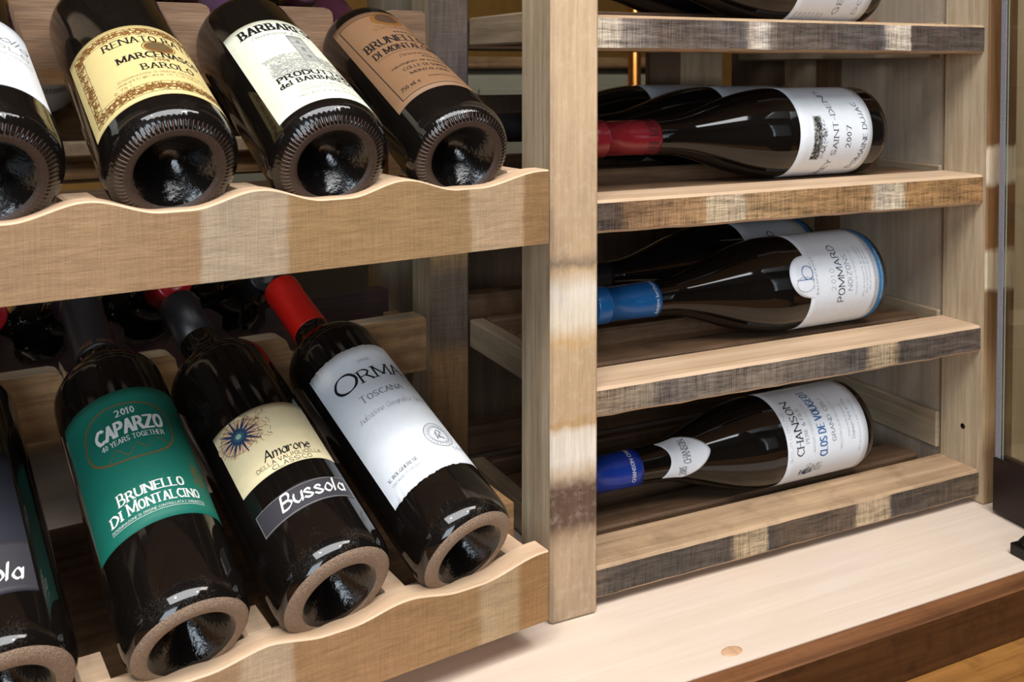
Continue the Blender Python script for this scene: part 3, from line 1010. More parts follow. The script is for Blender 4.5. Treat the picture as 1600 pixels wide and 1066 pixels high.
# --- right bay ----------------------------------------------------------------
def make_side():
    # white label with a drawing, dark red capsule
    r = 0.0406
    root, skin = bottle('wine_bottle', 'bottle with white drawing label and wine-red capsule, front of the upper middle shelf', (0.3736, 0.0740, 0.3518), 1.5698, 0.0, r, 'burgundy', CAP_WINE, 0.236, G_SIDE,
                        cap_text=('MORNAYENNE MORNAYENNE', 239, -66, 20, 9.5, flat('dark_red_print', (70, 12, 20), 0.4), 'serif'))
    d = lambda a: deg2t(a + 70, r)
    L = Label(skin, r, R_(-70))
    L.patch(d(-172), d(22), 24.5, 109, P_WHITE, nt=70, ns=10)
    L.text('MOREY SAINT-DENIS', d(-176), d(-24), 72, 5.6, INK, 'thinserif', bow=-7)
    L.text('DOMAINE DUJAC', d(-142), d(-48), 38, 5.0, INK, 'thinserif', bow=-7)
    L.text('2007', d(-108), d(-80), 50, 5.4, INK, 'thinserif')
    L.patch(d(-124), d(-66), 84, 93.5, PALEINK, 0.00016, 20, 4)
    L.scrawl(d(-122), d(-66), 79, 92, INK, 90, 0.4, 3.0, 21)
    L.scrawl(d(-123), d(-66), 86, 93, INK, 110, 0.5, 2.2, 22)
    L.scrawl(d(-106), d(-78), 78, 85, GREYINK, 26, 0.35, 3.0, 23)
    L.build('front_label', root)

    # white label with round emblem and a blue band
    r = 0.0430
    root, skin = bottle('wine_bottle', 'bottle with white round-tabbed label, blue band and light blue capsule, lower middle shelf', (0.3789, 0.0803, 0.2122), 1.5789, -0.0024, r, 'burgundy', CAP_BLUE, 0.238, G_SIDE,
                        cap_text=('domaine berthelemot domaine', 241, -34, 18, 3.6, WHITEINK, 'light'))
    d = lambda a: deg2t(a + 70, r)
    L = Label(skin, r, R_(-70))
    L.patch(d(-165), d(15), 9, 16, P_BLUE, nt=70, ns=3)
    cm = d(-71)

    def bulge(u):
        t = d(-165) + (d(15) - d(-165)) * u
        x = (t - cm) / 19.5
        return 97.5 + (22.5 * math.sqrt(1 - x * x) if abs(x) < 1 else 0)
    L.patch(d(-165), d(15), 16, bulge, P_WHITE, nt=150, ns=12)
    L.ring(cm - 7, 104, 6.5, 9.5, PALEINK, 0.5)
    L.ring(cm + 3, 100, 6.0, 6.0, BLUEINK, 0.7)
    L.stroke([(cm - 3, 94), (cm - 3, 113)], BLUEINK, 0.7)
    L.stroke([(cm - 12, 94.5), (cm + 12, 94.5)], GREYINK, 0.4)
    L.text('berthelemot', cm - 17, cm + 17, 89.5, 3.2, GREYINK, 'light')
    L.text('POMMARD', d(-107), d(-35), 58.5, 7.2, INK, 'sans')
    L.text('2010', d(-92), d(-66), 69, 5.2, PALEINK, 'light')
    L.text('NOIZONS', d(-94), d(-50), 49, 5.4, GREYINK, 'light')
    L.text('PREMIER CRU DE BOURGOGNE', d(-100), d(-46), 43, 2.0, PALEINK, 'light')
    for k, s in enumerate((34, 30, 26)):
        L.text('Mis en bouteille au domaine', d(-104 + 4 * k), d(-40 - 3 * k), s, 2.4, PALEINK, 'light')
    L.text('Appellation Pommard controlee produit de France', d(-124), d(-30), 19.5, 2.4, GREYINK, 'light')
    L.text('domaine berthelemot a meursault cote d or france', d(-110), d(-46), 11.3, 2.2, WHITEINK, 'light')
    L.build('front_label', root, 'white label with round tab and blue lower band')

    # white label with blue print and a pointed neck label
    r = 0.0399
    root, skin = bottle('wine_bottle', 'bottle with pointed white neck label and royal blue capsule, lowest shelf', (0.3592, 0.0715, 0.0724), 1.5681, -0.006, r, 'burgundy', CAP_ROYAL, 0.240, G_SIDE,
                        cap_text=('CHANSON CHANSON', 248, -30, 12, 3.2, WHITEINK, 'serif'))
    d = lambda a: deg2t(a + 70, r)
    L = Label(skin, r, R_(-70))
    L.patch(d(-160), d(22), 13, 107, P_WHITE, nt=70, ns=12)
    L.text('BOURGOGNE', d(-100), d(-36), 101, 3.4, PALEINK, 'light')
    L.text('CHANSON', d(-94), d(-23), 89, 7.6, INK, 'thinserif')
    L.text('PERE & FILS', d(-80), d(-36), 82.5, 3.6, GREYINK, 'thinserif')
    L.text('MAISON FONDEE EN 1750', d(-92), d(-30), 75.5, 2.8, PALEINK, 'light')
    L.text('CLOS DE VOUGEOT', d(-100), d(-9), 62, 8.2, BLUEINK, 'cond')
    L.text('GRAND CRU', d(-84), d(-28), 51.5, 4.2, GREYINK, 'thinserif')
    L.text('APPELLATION CLOS DE VOUGEOT CONTROLEE', d(-96), d(-20), 44, 2.4, PALEINK, 'light')
    L.text('Chanson Pere et Fils', d(-86), d(-34), 29, 3.6, GREYINK, 'light')
    L.text('negociants a beaune', d(-82), d(-40), 35, 2.4, PALEINK, 'light')
    L.text('Mis en bouteille par Chanson', d(-104), d(-36), 22, 2.4, PALEINK, 'light')
    L.disc(d(-120), 82, 4.2, 4.6, NAVYINK, 0.0002, 20, 0.05)
    L.scrawl(d(-124), d(-116), 78, 90, PALEINK, 16, 0.5, 2.0, 5)
    L.scrawl(d(-122), d(-108), 66, 84, PALEINK, 80, 0.35, 2.6, 31)
    L.scrawl(d(-124), d(-116), 76, 90, NAVYINK, 40, 0.35, 2.6, 32)
    L.build('front_label', root, 'white label with blue and black print')
    L = Label(skin, r, R_(-70))
    L.patch(d(-122), d(-2), lambda u: 202 - 24 * (1 - abs(2 * u - 1) ** 1.4), lambda u: 221 - 8 * math.sin(PI * u), P_WHITE, nt=70, ns=12)
    L.text('CHANSON', d(-82), d(-22), 196, 6.0, INK, 'thinserif')
    L.text('2005', d(-112), d(-90), 200, 6.0, INK, 'thinserif')
    L.build('neck_label', root, 'pointed white neck label')

    # top shelf bottle, cut by the frame
    r = 0.0406
    root, skin = bottle('wine_bottle', 'bottle with white text label on the top shelf, cut by the upper frame edge', (0.3690, 0.0740, 0.4915), 1.5708, 0.0, r, 'burgundy', CAP_WINE, 0.236, G_SIDE)
    d = lambda a: deg2t(a + 70, r)
    L = Label(skin, r, R_(-70))
    L.patch(d(-176), d(22), 18, 104, P_WHITE, nt=70, ns=10)
    L.text('GEVREY', d(-142), d(-60), 52, 5.6, INK, 'thinserif')
    L.text('DOMAINE', d(-140), d(-50), 30, 4.0, INK, 'thinserif')
    for k, s in enumerate((96, 91, 86, 81, 76, 71, 66)):
        L.text('APPELLATION', d(-160), d(-140), s, 2.4, GREYINK, 'light')
    L.build('front_label', root)

    # the rows behind
    def rear(label, P, r, cap, paper_mat, s0, s1, letters=None, band=None, az=1.5708):
        root, skin = bottle('wine_bottle', label, P, az, 0.0, r, 'burgundy', cap, 0.236, G_SIDE, seg=72)
        d = lambda a: deg2t(a + 70, r)
        L = Label(skin, r, R_(-70))
        L.patch(d(-165), d(12), s0, s1, paper_mat, nt=50, ns=6)
        if letters:
            L.text(letters[0], d(letters[1]), d(letters[2]), letters[3], letters[4], INK, 'sans')
        if band:
            L.patch(d(-165), d(12), s0 - 7, s0, band, nt=50, ns=3)
        L.build('front_label', root)
    rear('dark bottle lying second behind the wine-red capsule bottle', (0.3700, 0.1645, 0.3518), 0.0406, CAP_BLACK, P_WHITE, 24.5, 109)
    rear('dark bottle lying third, against the back of the upper middle shelf', (0.3460, 0.2545, 0.3518), 0.0406, CAP_BLACK, P_WHITE, 24.5, 109)
    rear('bottle lying second behind the light blue capsule bottle, label edge showing', (0.3860, 0.1690, 0.2118), 0.0426, CAP_BLACK, P_WHITE, 16, 97, ('POMMARD', -107, -35, 58.5, 7.2), P_BLUE)
    rear('dark bottle lying second behind the front bottle on the top shelf', (0.3620, 0.1645, 0.4915), 0.0406, CAP_BLACK, P_WHITE, 18, 104)


# --- bottles of the opposite side, necks meeting the lower row's ---------------
def make_opposite():
    for label, P, az, el, cap in (
            ('opposite bottle whose crimson capsule shows above the black neck of the compass-star bottle', (-0.2306, 0.2500, 0.2285), 0.20, 0.40, CAP_CRIMSON),
            ('opposite bottle with purple capsule above the black neck of the green-labelled bottle', (-0.3050, 0.2340, 0.2270), 0.18, 0.40, CAP_PURPLE),
            ('opposite bottle with crimson capsule at the left frame edge, lower level', (-0.3720, 0.2200, 0.2215), 0.18, 0.40, CAP_CRIMSON),
            ('opposite bottle seen between the yellow-labelled and the ivory-labelled bottle', (-0.2080, 0.2650, 0.4850), 0.10, 0.36, CAP_PLUM),
            ('opposite bottle with barcode label seen left of the yellow-labelled bottle', (-0.3050, 0.2550, 0.4850), 0.12, 0.36, CAP_PLUM),
            ('opposite bottle seen behind the kraft-brown label bottle', (-0.1080, 0.2780, 0.4850), 0.08, 0.36, CAP_PLUM),
            ('opposite bottle behind the bright red capsule in the lower cradle', (-0.1500, 0.2660, 0.2240), 0.22, 0.40, CAP_BLACK)):
        a = Vector((math.sin(az) * math.cos(el), -math.cos(az) * math.cos(el), math.sin(el)))
        base = Vector(P) - a * 0.301
        root, skin = bottle('wine_bottle', label, base, PI + az, el, 0.0375, 'bordeaux', cap, 0.262, 'bottles of the opposite side of the rack', seg=64)
        if 'barcode' in label:
            L = Label(skin, 0.0375, PI)
            L.patch(-34, 34, 60, 150, P_WHITE)
            for i in range(30):
                L.stroke([(-16 + i * 1.1, 120), (-16 + i * 1.1, 134)], INK, 0.3 + 0.35 * ((i * 7) % 3 == 0))
            L.build('back_label', root, 'white back label with barcode')


# ------------------------------------------------------------------ setting
def make_room():
    wall = flat('room_wall_paint', (74, 64, 56), 0.9, 0.2, bump=0.1, scale=60)
    ochre = flat('ochre_back_wall_paint', (146, 106, 50), 0.9, 0.2, bump=0.1, scale=40, var=0.15)
    dark = wood('shop_floor_oak', (60, 42, 28), (104, 76, 52), 'y', 0.2, 0.5, 0.1)
    ceil = flat('ceiling_paint', (150, 146, 140), 0.95, 0.2)
    fr = flat('window_frame_paint', (210, 208, 202), 0.5, 0.4)

    def st(name, box, m):
        b = MB()
        b.box(*box)
        return tag(b.build(name, m), 'plain ' + name.replace('_', ' ') + ' of the shop', None, None, 'structure')
    X0, X1, Y0, Y1, Z0, Z1 = -2.6, 2.6, -3.2, 1.9, -0.9, 1.75
    st('floor', (X0, X1, Y0, Y1, Z0 - 0.05, Z0), dark)
    st('ceiling', (X0, X1, Y0, Y1, Z1, Z1 + 0.05), ceil)
    st('wall_left', (X0 - 0.1, X0, Y0, Y1, Z0, Z1), wall)
    st('wall_right', (X1, X1 + 0.1, Y0, Y1, Z0, Z1), wall)
    st('wall_back', (X0, X1, Y1, Y1 + 0.1, Z0, Z1), ochre)
    b = MB()                                   # wall behind the camera, with its window opening
    wx0, wx1, wz0, wz1 = -2.35, -0.75, 0.05, 1.6
    b.box(X0, wx0, Y0 - 0.1, Y0, Z0, Z1)
    b.box(wx1, X1, Y0 - 0.1, Y0, Z0, Z1)
    b.box(wx0, wx1, Y0 - 0.1, Y0, Z0, wz0)
    b.box(wx0, wx1, Y0 - 0.1, Y0, wz1, Z1)
    tag(b.build('wall_front', wall), 'shop wall with the window opening', None, None, 'structure')
    b = MB()
    for x in (wx0, (wx0 + wx1) / 2 - 0.03, wx1 - 0.06):
        b.box(x, x + 0.06, Y0 - 0.08, Y0 - 0.02, wz0, wz1)
    for z in (wz0, 0.95, wz1 - 0.06):
        b.box(wx0, wx1, Y0 - 0.08, Y0 - 0.02, z, z + 0.06)
    tag(b.build('window_1', fr), 'white shop window frame', None, None, 'structure')


def make_counter():
    t = thing('wooden_counter', 'golden brown wooden counter carrying the display base', 'counter', Matrix.Translation((0, 0, -0.9)))
    b = MB()
    b.box(-1.3, 1.4, -0.62, 0.75, 0.815, 0.86, (0,) * 6, 0.004)
    b.build('counter_top', COUNTER, t)
    b = MB()
    b.box(-1.25, 1.35, -0.57, 0.70, 0.0, 0.815)
    b.build('counter_body', EDGE_FRONT, t)

    t = thing('display_base', 'pale pine base board with dark brown front edging under the rack', 'display base', Matrix.Translation((0, 0, -0.04)))
    b = MB()
    b.box(-1.1, 0.95, -0.0975, 0.66, 0.0, 0.04)
    b.build('base_board', BASE, t)
    b = MB()
    b.box(-1.1, 0.95, -0.1165, -0.0975, 0.0, 0.0402, (0, 0, 1, 0, 0, 0), 0.0012)
    b.build('front_edging', [EDGE, EDGE_FRONT], t, 'dark brown edging strip')
    b = MB()
    prof = [(0.0398, 0.0085), (0.0405, 0.0082), (0.0407, 0.0070), (0.0403, 0.0004)]
    b.lathe(prof, 28)
    o = b.build('wood_plug', wood('pinkish_wood_plug', (176, 134, 100), (222, 184, 150), 'y', 1.4, 0.6, 0.4), t, 'pinkish brown wood plug')
    o.location = (0.0995, -0.0835, 0)
    o.scale = (1.0, 0.62, 1)
    b = MB()
    b.box(0.505, 0.640, 0.012, 0.034, 0.04, 0.80, (0,) * 6, 0.001)
    b.build('side_board', wood('beige_side_board', (182, 160, 126), (214, 194, 162), 'z', 0.4, 0.6, 0.1), t, 'beige upright board')


def stave(name, stops, **k):
    kw = dict(grain='x', fine=1.9, broad=0.18, along=2.5, rough=0.62, bump=0.6, stops=stops, axis='x', jitter=0.003, saw='x', contrast=1.25)
    kw.update(k)
    return wood(name, None, None, **kw)


DK, DK2, PA, PA2, GO, GO2 = (104, 90, 80), (86, 74, 66), (196, 170, 134), (206, 190, 168), (172, 140, 102), (158, 124, 88)
F_A = stave('stave_front_top', [(0.03, PA2), (0.058, PA2), (0.066, (144, 131, 120)), (0.09, (115, 104, 96)), (0.10, DK), (0.180, (100, 91, 86)), (0.186, (189, 172, 156)), (0.199, (215, 204, 189)),
                                (0.206, (145, 133, 122)), (0.215, DK), (0.325, (89, 81, 77)), (0.333, (116, 108, 108)), (0.338, (208, 192, 171)), (0.364, (214, 200, 182)), (0.3655, DK2), (0.47, (94, 83, 75))], seed=1.0, mottle=0.25, mcol=(111, 74, 53), mscale=120)
F_B = stave('stave_front_upper_middle', [(0.03, DK2), (0.060, (87, 71, 58)), (0.072, (131, 100, 71)), (0.10, (155, 120, 86)), (0.140, (164, 129, 91)), (0.143, (196, 174, 142)), (0.178, (204, 182, 153)), (0.182, GO),
                                         (0.26, (164, 127, 87)), (0.318, (155, 121, 83)), (0.322, (190, 164, 130)), (0.328, (209, 192, 168)), (0.358, (205, 186, 158)), (0.3605, (173, 133, 88)), (0.47, (163, 123, 80))], seed=2.0)
F_C = stave('stave_front_lower_middle', [(0.03, (185, 157, 124)), (0.055, (143, 123, 102)), (0.09, (151, 135, 116)), (0.098, (115, 104, 96)), (0.2, (134, 120, 105)), (0.27, (107, 96, 87)), (0.312, (95, 88, 83)), (0.322, (177, 154, 124)),
                                         (0.335, (196, 174, 142)), (0.349, (180, 156, 124)), (0.356, (88, 79, 72)), (0.47, (105, 90, 79))], seed=3.0, mottle=0.3, mcol=(77, 69, 66), mscale=60)
F_D = stave('stave_front_lowest', [(0.03, (121, 102, 83)), (0.055, (88, 78, 69)), (0.11, (80, 71, 63)), (0.168, (92, 81, 73)), (0.174, (175, 152, 120)), (0.205, (186, 164, 132)), (0.2085, (71, 65, 63)), (0.22, (93, 77, 62)),
                                   (0.303, (104, 86, 72)), (0.308, (181, 158, 128)), (0.343, (186, 162, 132)), (0.349, (81, 71, 66)), (0.40, (91, 77, 64)), (0.47, (113, 94, 77))], seed=4.0, mottle=0.3, mcol=(55, 47, 44), mscale=60)


def make_rack():
    t = thing('wine_rack', 'reclaimed oak wine rack with upright posts and shelves of patchy stave wood', 'wine rack')
    H = 0.74

    def post(x, y, mats, front, bev=0.0016, lab=None):
        b = MB()
        b.box(x, x + 0.040, y, y + 0.050, 0.0, H, (0, 0, 1, 0, 0, 0), bev)
        return b.build('post', [mats, front], t, lab)
    post(0.0, 0.0, OAK_SIDE, POSTFRONT, 0.0022, 'pale front post with bleached bands and a dark stain near its foot')
    post(0.0, 0.243, OAK_SIDE, DARKPOST, 0.0016, 'dark weathered rear post')
    post(0.4596, 0.0, OAK_SIDE, POSTRIGHT)
    post(0.02, 0.45, OAK_SIDE, PLANK_A)
    b = MB()
    b.lathe([(0.0, 0.0026), (0.00025, 0.0026), (0.00025, 0.0004)], 20)
    h = b.build('screw_hole', BLACK_METAL, t, 'small dark screw hole')
    h.location = (0.4596, 0.0232, 0.0677)
    h.rotation_euler = (0, -PI / 2, 0)
    for x, y in ((-0.46, 0.0), (-0.46, 0.243), (-0.46, 0.45)):
        post(x, y, OAK_SIDE, POSTFRONT)
    shelves = [(0.4505, 0.0270, 0.0265, F_A, OAK_TOP_GREY), (0.3111, 0.0250, 0.0281, F_B, OAK_TOP), (0.1690, 0.0228, 0.0250, F_C, OAK_TOP), (0.0320, 0.0250, 0.0252, F_D, OAK_TOP_GREY)]
    rg = random.Random(11)
    for z, h0, h1, fm, tm in shelves:
        b = MB()
        n = 26
        x0, x1, y0, y1 = 0.0402, 0.4594, 0.005, 0.0515
        bv = 0.0022
        secs = []
        for i in range(n + 1):
            x = x0 + (x1 - x0) * i / n
            h = h0 + (h1 - h0) * i / n
            j, k = rg.uniform(-0.0004, 0.0004), rg.uniform(-0.0005, 0.0005)
            secs.append(b.add([(x, y1, z - h + k), (x, y1, z - bv), (x, y1 - bv, z), (x, y0 + bv, z), (x, y0 + j, z - bv), (x, y0 + j, z - h + bv + k), (x, y0 + bv, z - h + k)]))
        for i in range(n):
            for k in range(7):
                k2 = (k + 1) % 7
                b.face([secs[i] + k, secs[i + 1] + k, secs[i + 1] + k2, secs[i] + k2][::-1], 1 if k in (4,) else 0)
        b.face([secs[0] + k for k in range(7)])
        b.face([secs[n] + k for k in range(7)][::-1])
        b.build('shelf_rail', [tm, fm], t, 'front rail of dark and pale stave pieces')
        # slats behind the front rail
        for (ya, yb, zt, hh) in ((0.060, 0.094, -0.0005, 0.018), (0.1245, 0.1255, 0, 0), (0.138, 0.192, -0.0005, 0.018), (0.226, 0.240, -0.0005, 0.018), (0.2955, 0.320, 0.008, 0.03)):
            if hh == 0:
                continue
            b = MB()
            b.box(0.0565, 0.4430, ya, yb, z + zt - hh, z + zt, (0,) * 6, 0.002)
            b.build('shelf_slat', OAK_SLAT, t)
        b = MB()                                # stop slat between the first and the second row
        b.box(0.0565, 0.4430, 0.1165, 0.1235, z - 0.020, z + 0.010, (0,) * 6, 0.002)
        b.build('shelf_slat', OAK_SLAT, t)
        # side rails from the front post to the rear post
        zl = 0.4588 if z > 0.4 else (0.1672 if 0.1 < z < 0.2 else z - 0.001)
        b = MB()
        b.box(0.0402, 0.0560, 0.0520, 0.2425, zl - 0.0272, zl, (0,) * 6, 0.0016)
        b.build('side_rail', OAK_RAIL, t)
        zr = 0.0728 if z < 0.1 else z + 0.005
        b = MB()
        b.box(0.4572, 0.4628, 0.0515, 0.3600, zr - 0.036, zr, (0,) * 6, 0.0016)
        b.build('side_rail', OAK_RAIL, t)
    b = MB()
    b.box(0.4632, 0.4712, 0.0505, 0.1890, 0.0, H)
    b.build('side_panel', PANEL, t, 'grey plywood panel closing the right side')
    for x0, x1, y0, y1, m in ((0.4632, 0.4732, 0.1895, 0.2285, BROWNPOST), (0.4632, 0.4712, 0.2290, 0.2800, PLANK_A), (0.4632, 0.4732, 0.2805, 0.3790, PLANK_B),
                              (0.398, 0.4632, 0.398, 0.408, PLANK_A), (0.352, 0.396, 0.398, 0.408, PLANK_B)):
        b = MB()
        b.box(x0, x1, y0, y1, 0.0, H)
        b.build('back_plank', m, t)
    b = MB()
    b.box(-0.46, 0.4996, 0.0, 0.50, H, H + 0.02)
    b.build('added_shade_board', OAK_RAIL, t)  # added out-of-view board, shades the bays from the ceiling light
    for y0, y1, z0, z1, m in ((0.300, 0.312, 0.333, 0.347, OAK_RAIL), (0.313, 0.328, 0.311, 0.328, COMB_WOOD), (0.270, 0.296, 0.288, 0.306, OAK_TOP_GREY)):
        b = MB()
        b.box(-0.42, -0.001, y0, y1, z0, z1, (0,) * 6, 0.002)
        b.build('cross_rail', m, t)
    for z0, z in ((0.0, 0.135), (0.150, 0.235), (0.35, 0.38)):    # dark boards added behind the right bay so the gap reads dark
        b = MB()
        b.box(0.0405, 0.35, 0.385, 0.397, z0, z, (0,) * 6, 0.002)
        b.build('gap_darkening_board', PLANK_B, t)


UPF = stave('cradle_front_upper', [(-0.45, (160, 130, 96)), (-0.30, (165, 133, 99)), (-0.257, (156, 124, 90)), (-0.254, (174, 155, 130)), (-0.207, (174, 153, 127)), (-0.2035, (157, 125, 86)), (-0.13, (159, 127, 88)),
                                   (-0.0815, (154, 123, 87)), (-0.079, (180, 153, 120)), (-0.039, (179, 149, 116)), (-0.0365, (147, 113, 76)), (0.0, (149, 115, 77))], contrast=0.72, along=3.0, fine=2.4, seed=5.0, bump=0.4, jitter=0.0015)
LOF = stave('cradle_front_lower', [(-0.45, (159, 128, 93)), (-0.238, (165, 133, 99)), (-0.232, (183, 159, 130)), (-0.205, (182, 157, 128)), (-0.2015, (160, 124, 86)), (-0.13, (158, 121, 83)), (-0.076, (154, 120, 81)),
                                   (-0.070, (174, 147, 113)), (-0.043, (172, 144, 107)), (-0.040, (151, 113, 72)), (0.0, (151, 114, 74))], contrast=0.72, along=3.0, fine=2.4, seed=6.0, bump=0.4, jitter=0.002)
PHI = 0.121


def make_cradle(label, zmin, amp, zend, zbot, rows, zcomb, hcomb, front, comb, comb_top):
    """rows: (P, az, el, r) of the bottles lying in it. Local frame: x along the front board, y back, z up from the base board."""
    M = Matrix.Translation((0, -0.026, zbot)) @ Matrix.Rotation(PHI, 4, 'Z')
    Mi = M.inverted()
    t = thing('bottle_cradle', label, 'bottle cradle', M, 'scalloped bottle cradles of the rack')
    X0, X1 = -0.46, -0.0172
    loc = []
    for P, az, el, r in rows:
        a = Vector((-math.sin(az) * math.cos(el), math.cos(az) * math.cos(el), math.sin(el)))
        loc.append((Mi @ Vector(P), (Mi.to_3x3() @ a), r))

    def at(i, y):
        p, a, r = loc[i]
        s = (y - p.y) / a.y
        return p + a * s
    cx = [at(i, 0.010).x for i in range(len(loc))]

    def top(x):
        d = min(abs(x - c) for c in cx)
        if x > max(cx):
            u = min(1, max(0, (d - 0.008) / 0.050))
            return zmin + (zend - zmin) * u * u * (3 - 2 * u) - zbot
        u = min(1, max(0, (d - 0.008) / 0.038))
        return zmin + amp * u * u * (3 - 2 * u) - zbot

    def slab(y0, y1, f0, f1, z0, n=220, fm=(0, 0, 0), e=0.0010):
        b = MB()
        secs = []
        for i in range(n + 1):
            x = X0 + (X1 - X0) * i / n
            a, c = f0(x), f1(x)
            secs.append(b.add([(x, y0, z0), (x, y0, a - e), (x, y0 + e, a), (x, y1 - e, c), (x, y1, c - e), (x, y1, z0)]))
        for i in range(n):
            for k in range(6):
                k2 = (k + 1) % 6
                b.face([secs[i] + k, secs[i + 1] + k, secs[i + 1] + k2, secs[i] + k2], fm[0] if k == 0 else fm[1] if k in (1, 2, 3) else fm[2])
        b.face([secs[0] + k for k in range(6)][::-1], fm[2])
        b.face([secs[n] + k for k in range(6)], fm[0])
        return b
    slab(0.0, 0.018, top, top, 0.0, fm=(0, 1, 1)).build('front_board', [front, OAK_EDGE], t, 'scalloped front board of golden and pale stave pieces')

    def rest(y):
        def f(x):
            mids = [(cx[k] + cx[k + 1]) / 2 for k in range(len(cx) - 1)] + [max(cx) + 0.049, min(cx) - 0.049]
            dm = min(abs(x - m) for m in mids)
            z = zmin + amp - zbot - 0.001 - 0.018 * min(1.0, max(0.0, (dm - 0.008) / 0.003))
            for i, (p, a, r) in enumerate(loc):
                q = at(i, y)
                dx = abs(x - q.x)
                ce = math.hypot(a.x, a.y)
                if dx < r:
                    z = min(z, q.z - math.sqrt(r * r - dx * dx) / ce - 0.0006)
            return max(z, 0.004)
        return f
    slab(0.0185, 0.050, rest(0.0185), rest(0.050), 0.0, fm=(0, 0, 0)).build('bottle_rest', OAK_EDGE, t)
    # notched board under the necks
    yc0, yc1 = 0.206, 0.226
    b = MB()
    zc = zcomb - zbot
    pts = [(X0, zc)]
    nx = []
    for i in sorted(range(len(loc)), key=lambda k: at(k, 0.216).x):
        q = at(i, 0.216)
        nx.append((q.x, q.z))
    XE = -0.0045
    outline = [(X0, zc - hcomb), (X0, zc)]
    for x, z in nx:
        w, rr = 0.0235, 0.008
        zb = z - 0.0185
        outline += [(x - w - rr, zc), (x - w - rr * 0.45, zc - rr * 0.15), (x - w - rr * 0.12, zc - rr * 0.45), (x - w, zc - rr), (x - w, zb + 0.014)]
        for k in range(9):
            a = PI + PI * k / 8
            outline.append((x + w * math.cos(a), zb + 0.014 + 0.014 * math.sin(a)))
        outline += [(x + w, zb + 0.014), (x + w, zc - rr), (x + w + rr * 0.12, zc - rr * 0.45), (x + w + rr * 0.45, zc - rr * 0.15), (x + w + rr, zc)]
    outline += [(XE - 0.003, zc), (XE, zc - 0.003), (XE, zc - hcomb)]
    n = len(outline)
    f = b.add([(x, yc0, z) for x, z in outline])
    g = b.add([(x, yc1, z) for x, z in outline])
    # faces as strips down to the bottom edge
    bo0 = b.add([(x, yc0, zc - hcomb) for x, z in outline])
    bo1 = b.add([(x, yc1, zc - hcomb) for x, z in outline])
    for i in range(n - 1):
        if outline[i + 1][0] - outline[i][0] > 1e-6:
            b.face([f + i, bo0 + i, bo0 + i + 1, f + i + 1], 0)
            b.face([g + i, g + i + 1, bo1 + i + 1, bo1 + i], 0)
            b.face([bo0 + i, bo1 + i, bo1 + i + 1, bo0 + i + 1], 0)
        b.face([f + i, f + i + 1, g + i + 1, g + i], 1)
    b.build('notched_board', [comb, comb_top], t, 'brown board notched for the bottle necks')
    # side pieces joining front and back, and the runner by which it hangs on the post
    b = MB()
    zt = 0.068 if zbot < 0.1 else 0.030
    ys = ((0.0505, 0.165) if zbot < 0.1 else (0.0505, 0.2055))
    xa, xb = -0.0305, -0.0135
    q = b.add([(x, y, z) for x in (xa, xb) for y, z in ((ys[0], 0.0), (ys[0], zt - 0.004), (ys[1], zt), (ys[1], 0.0))])
    for fc in ((0, 1, 2, 3), (7, 6, 5, 4), (0, 4, 5, 1), (1, 5, 6, 2), (2, 6, 7, 3), (3, 7, 4, 0)):
        b.face([q + k for k in fc])
    b.build('side_slat', COMB_WOOD, t)
    if zbot < 0.1:
        b = MB()
        b.box(-0.4195, -0.031, 0.0510, 0.322, 0.0, 0.007)
        b.build('bottom_board', OAK_SLAT, t)
    for x0, x1 in ((-0.0305, -0.0185), (-0.44, -0.42)):
        b = MB()
        b.box(x0, x1, 0.1655 if x0 > -0.1 and zbot < 0.1 else 0.0505, 0.238, 0.0, 0.022)
        b.build('cradle_runner', COMB_WOOD, t)
    for x in (-0.0305, -0.44):
        b = MB()
        b.box(x, x + 0.012, 0.2265, 0.238, 0.022, zc)
        b.build('cradle_upright', COMB_WOOD, t)
    b = MB()
    b.box(-0.0168, -0.003, 0.032, 0.20, 0.003, 0.018)
    b.build('slide_runner', BLACK_METAL, t)
    return t


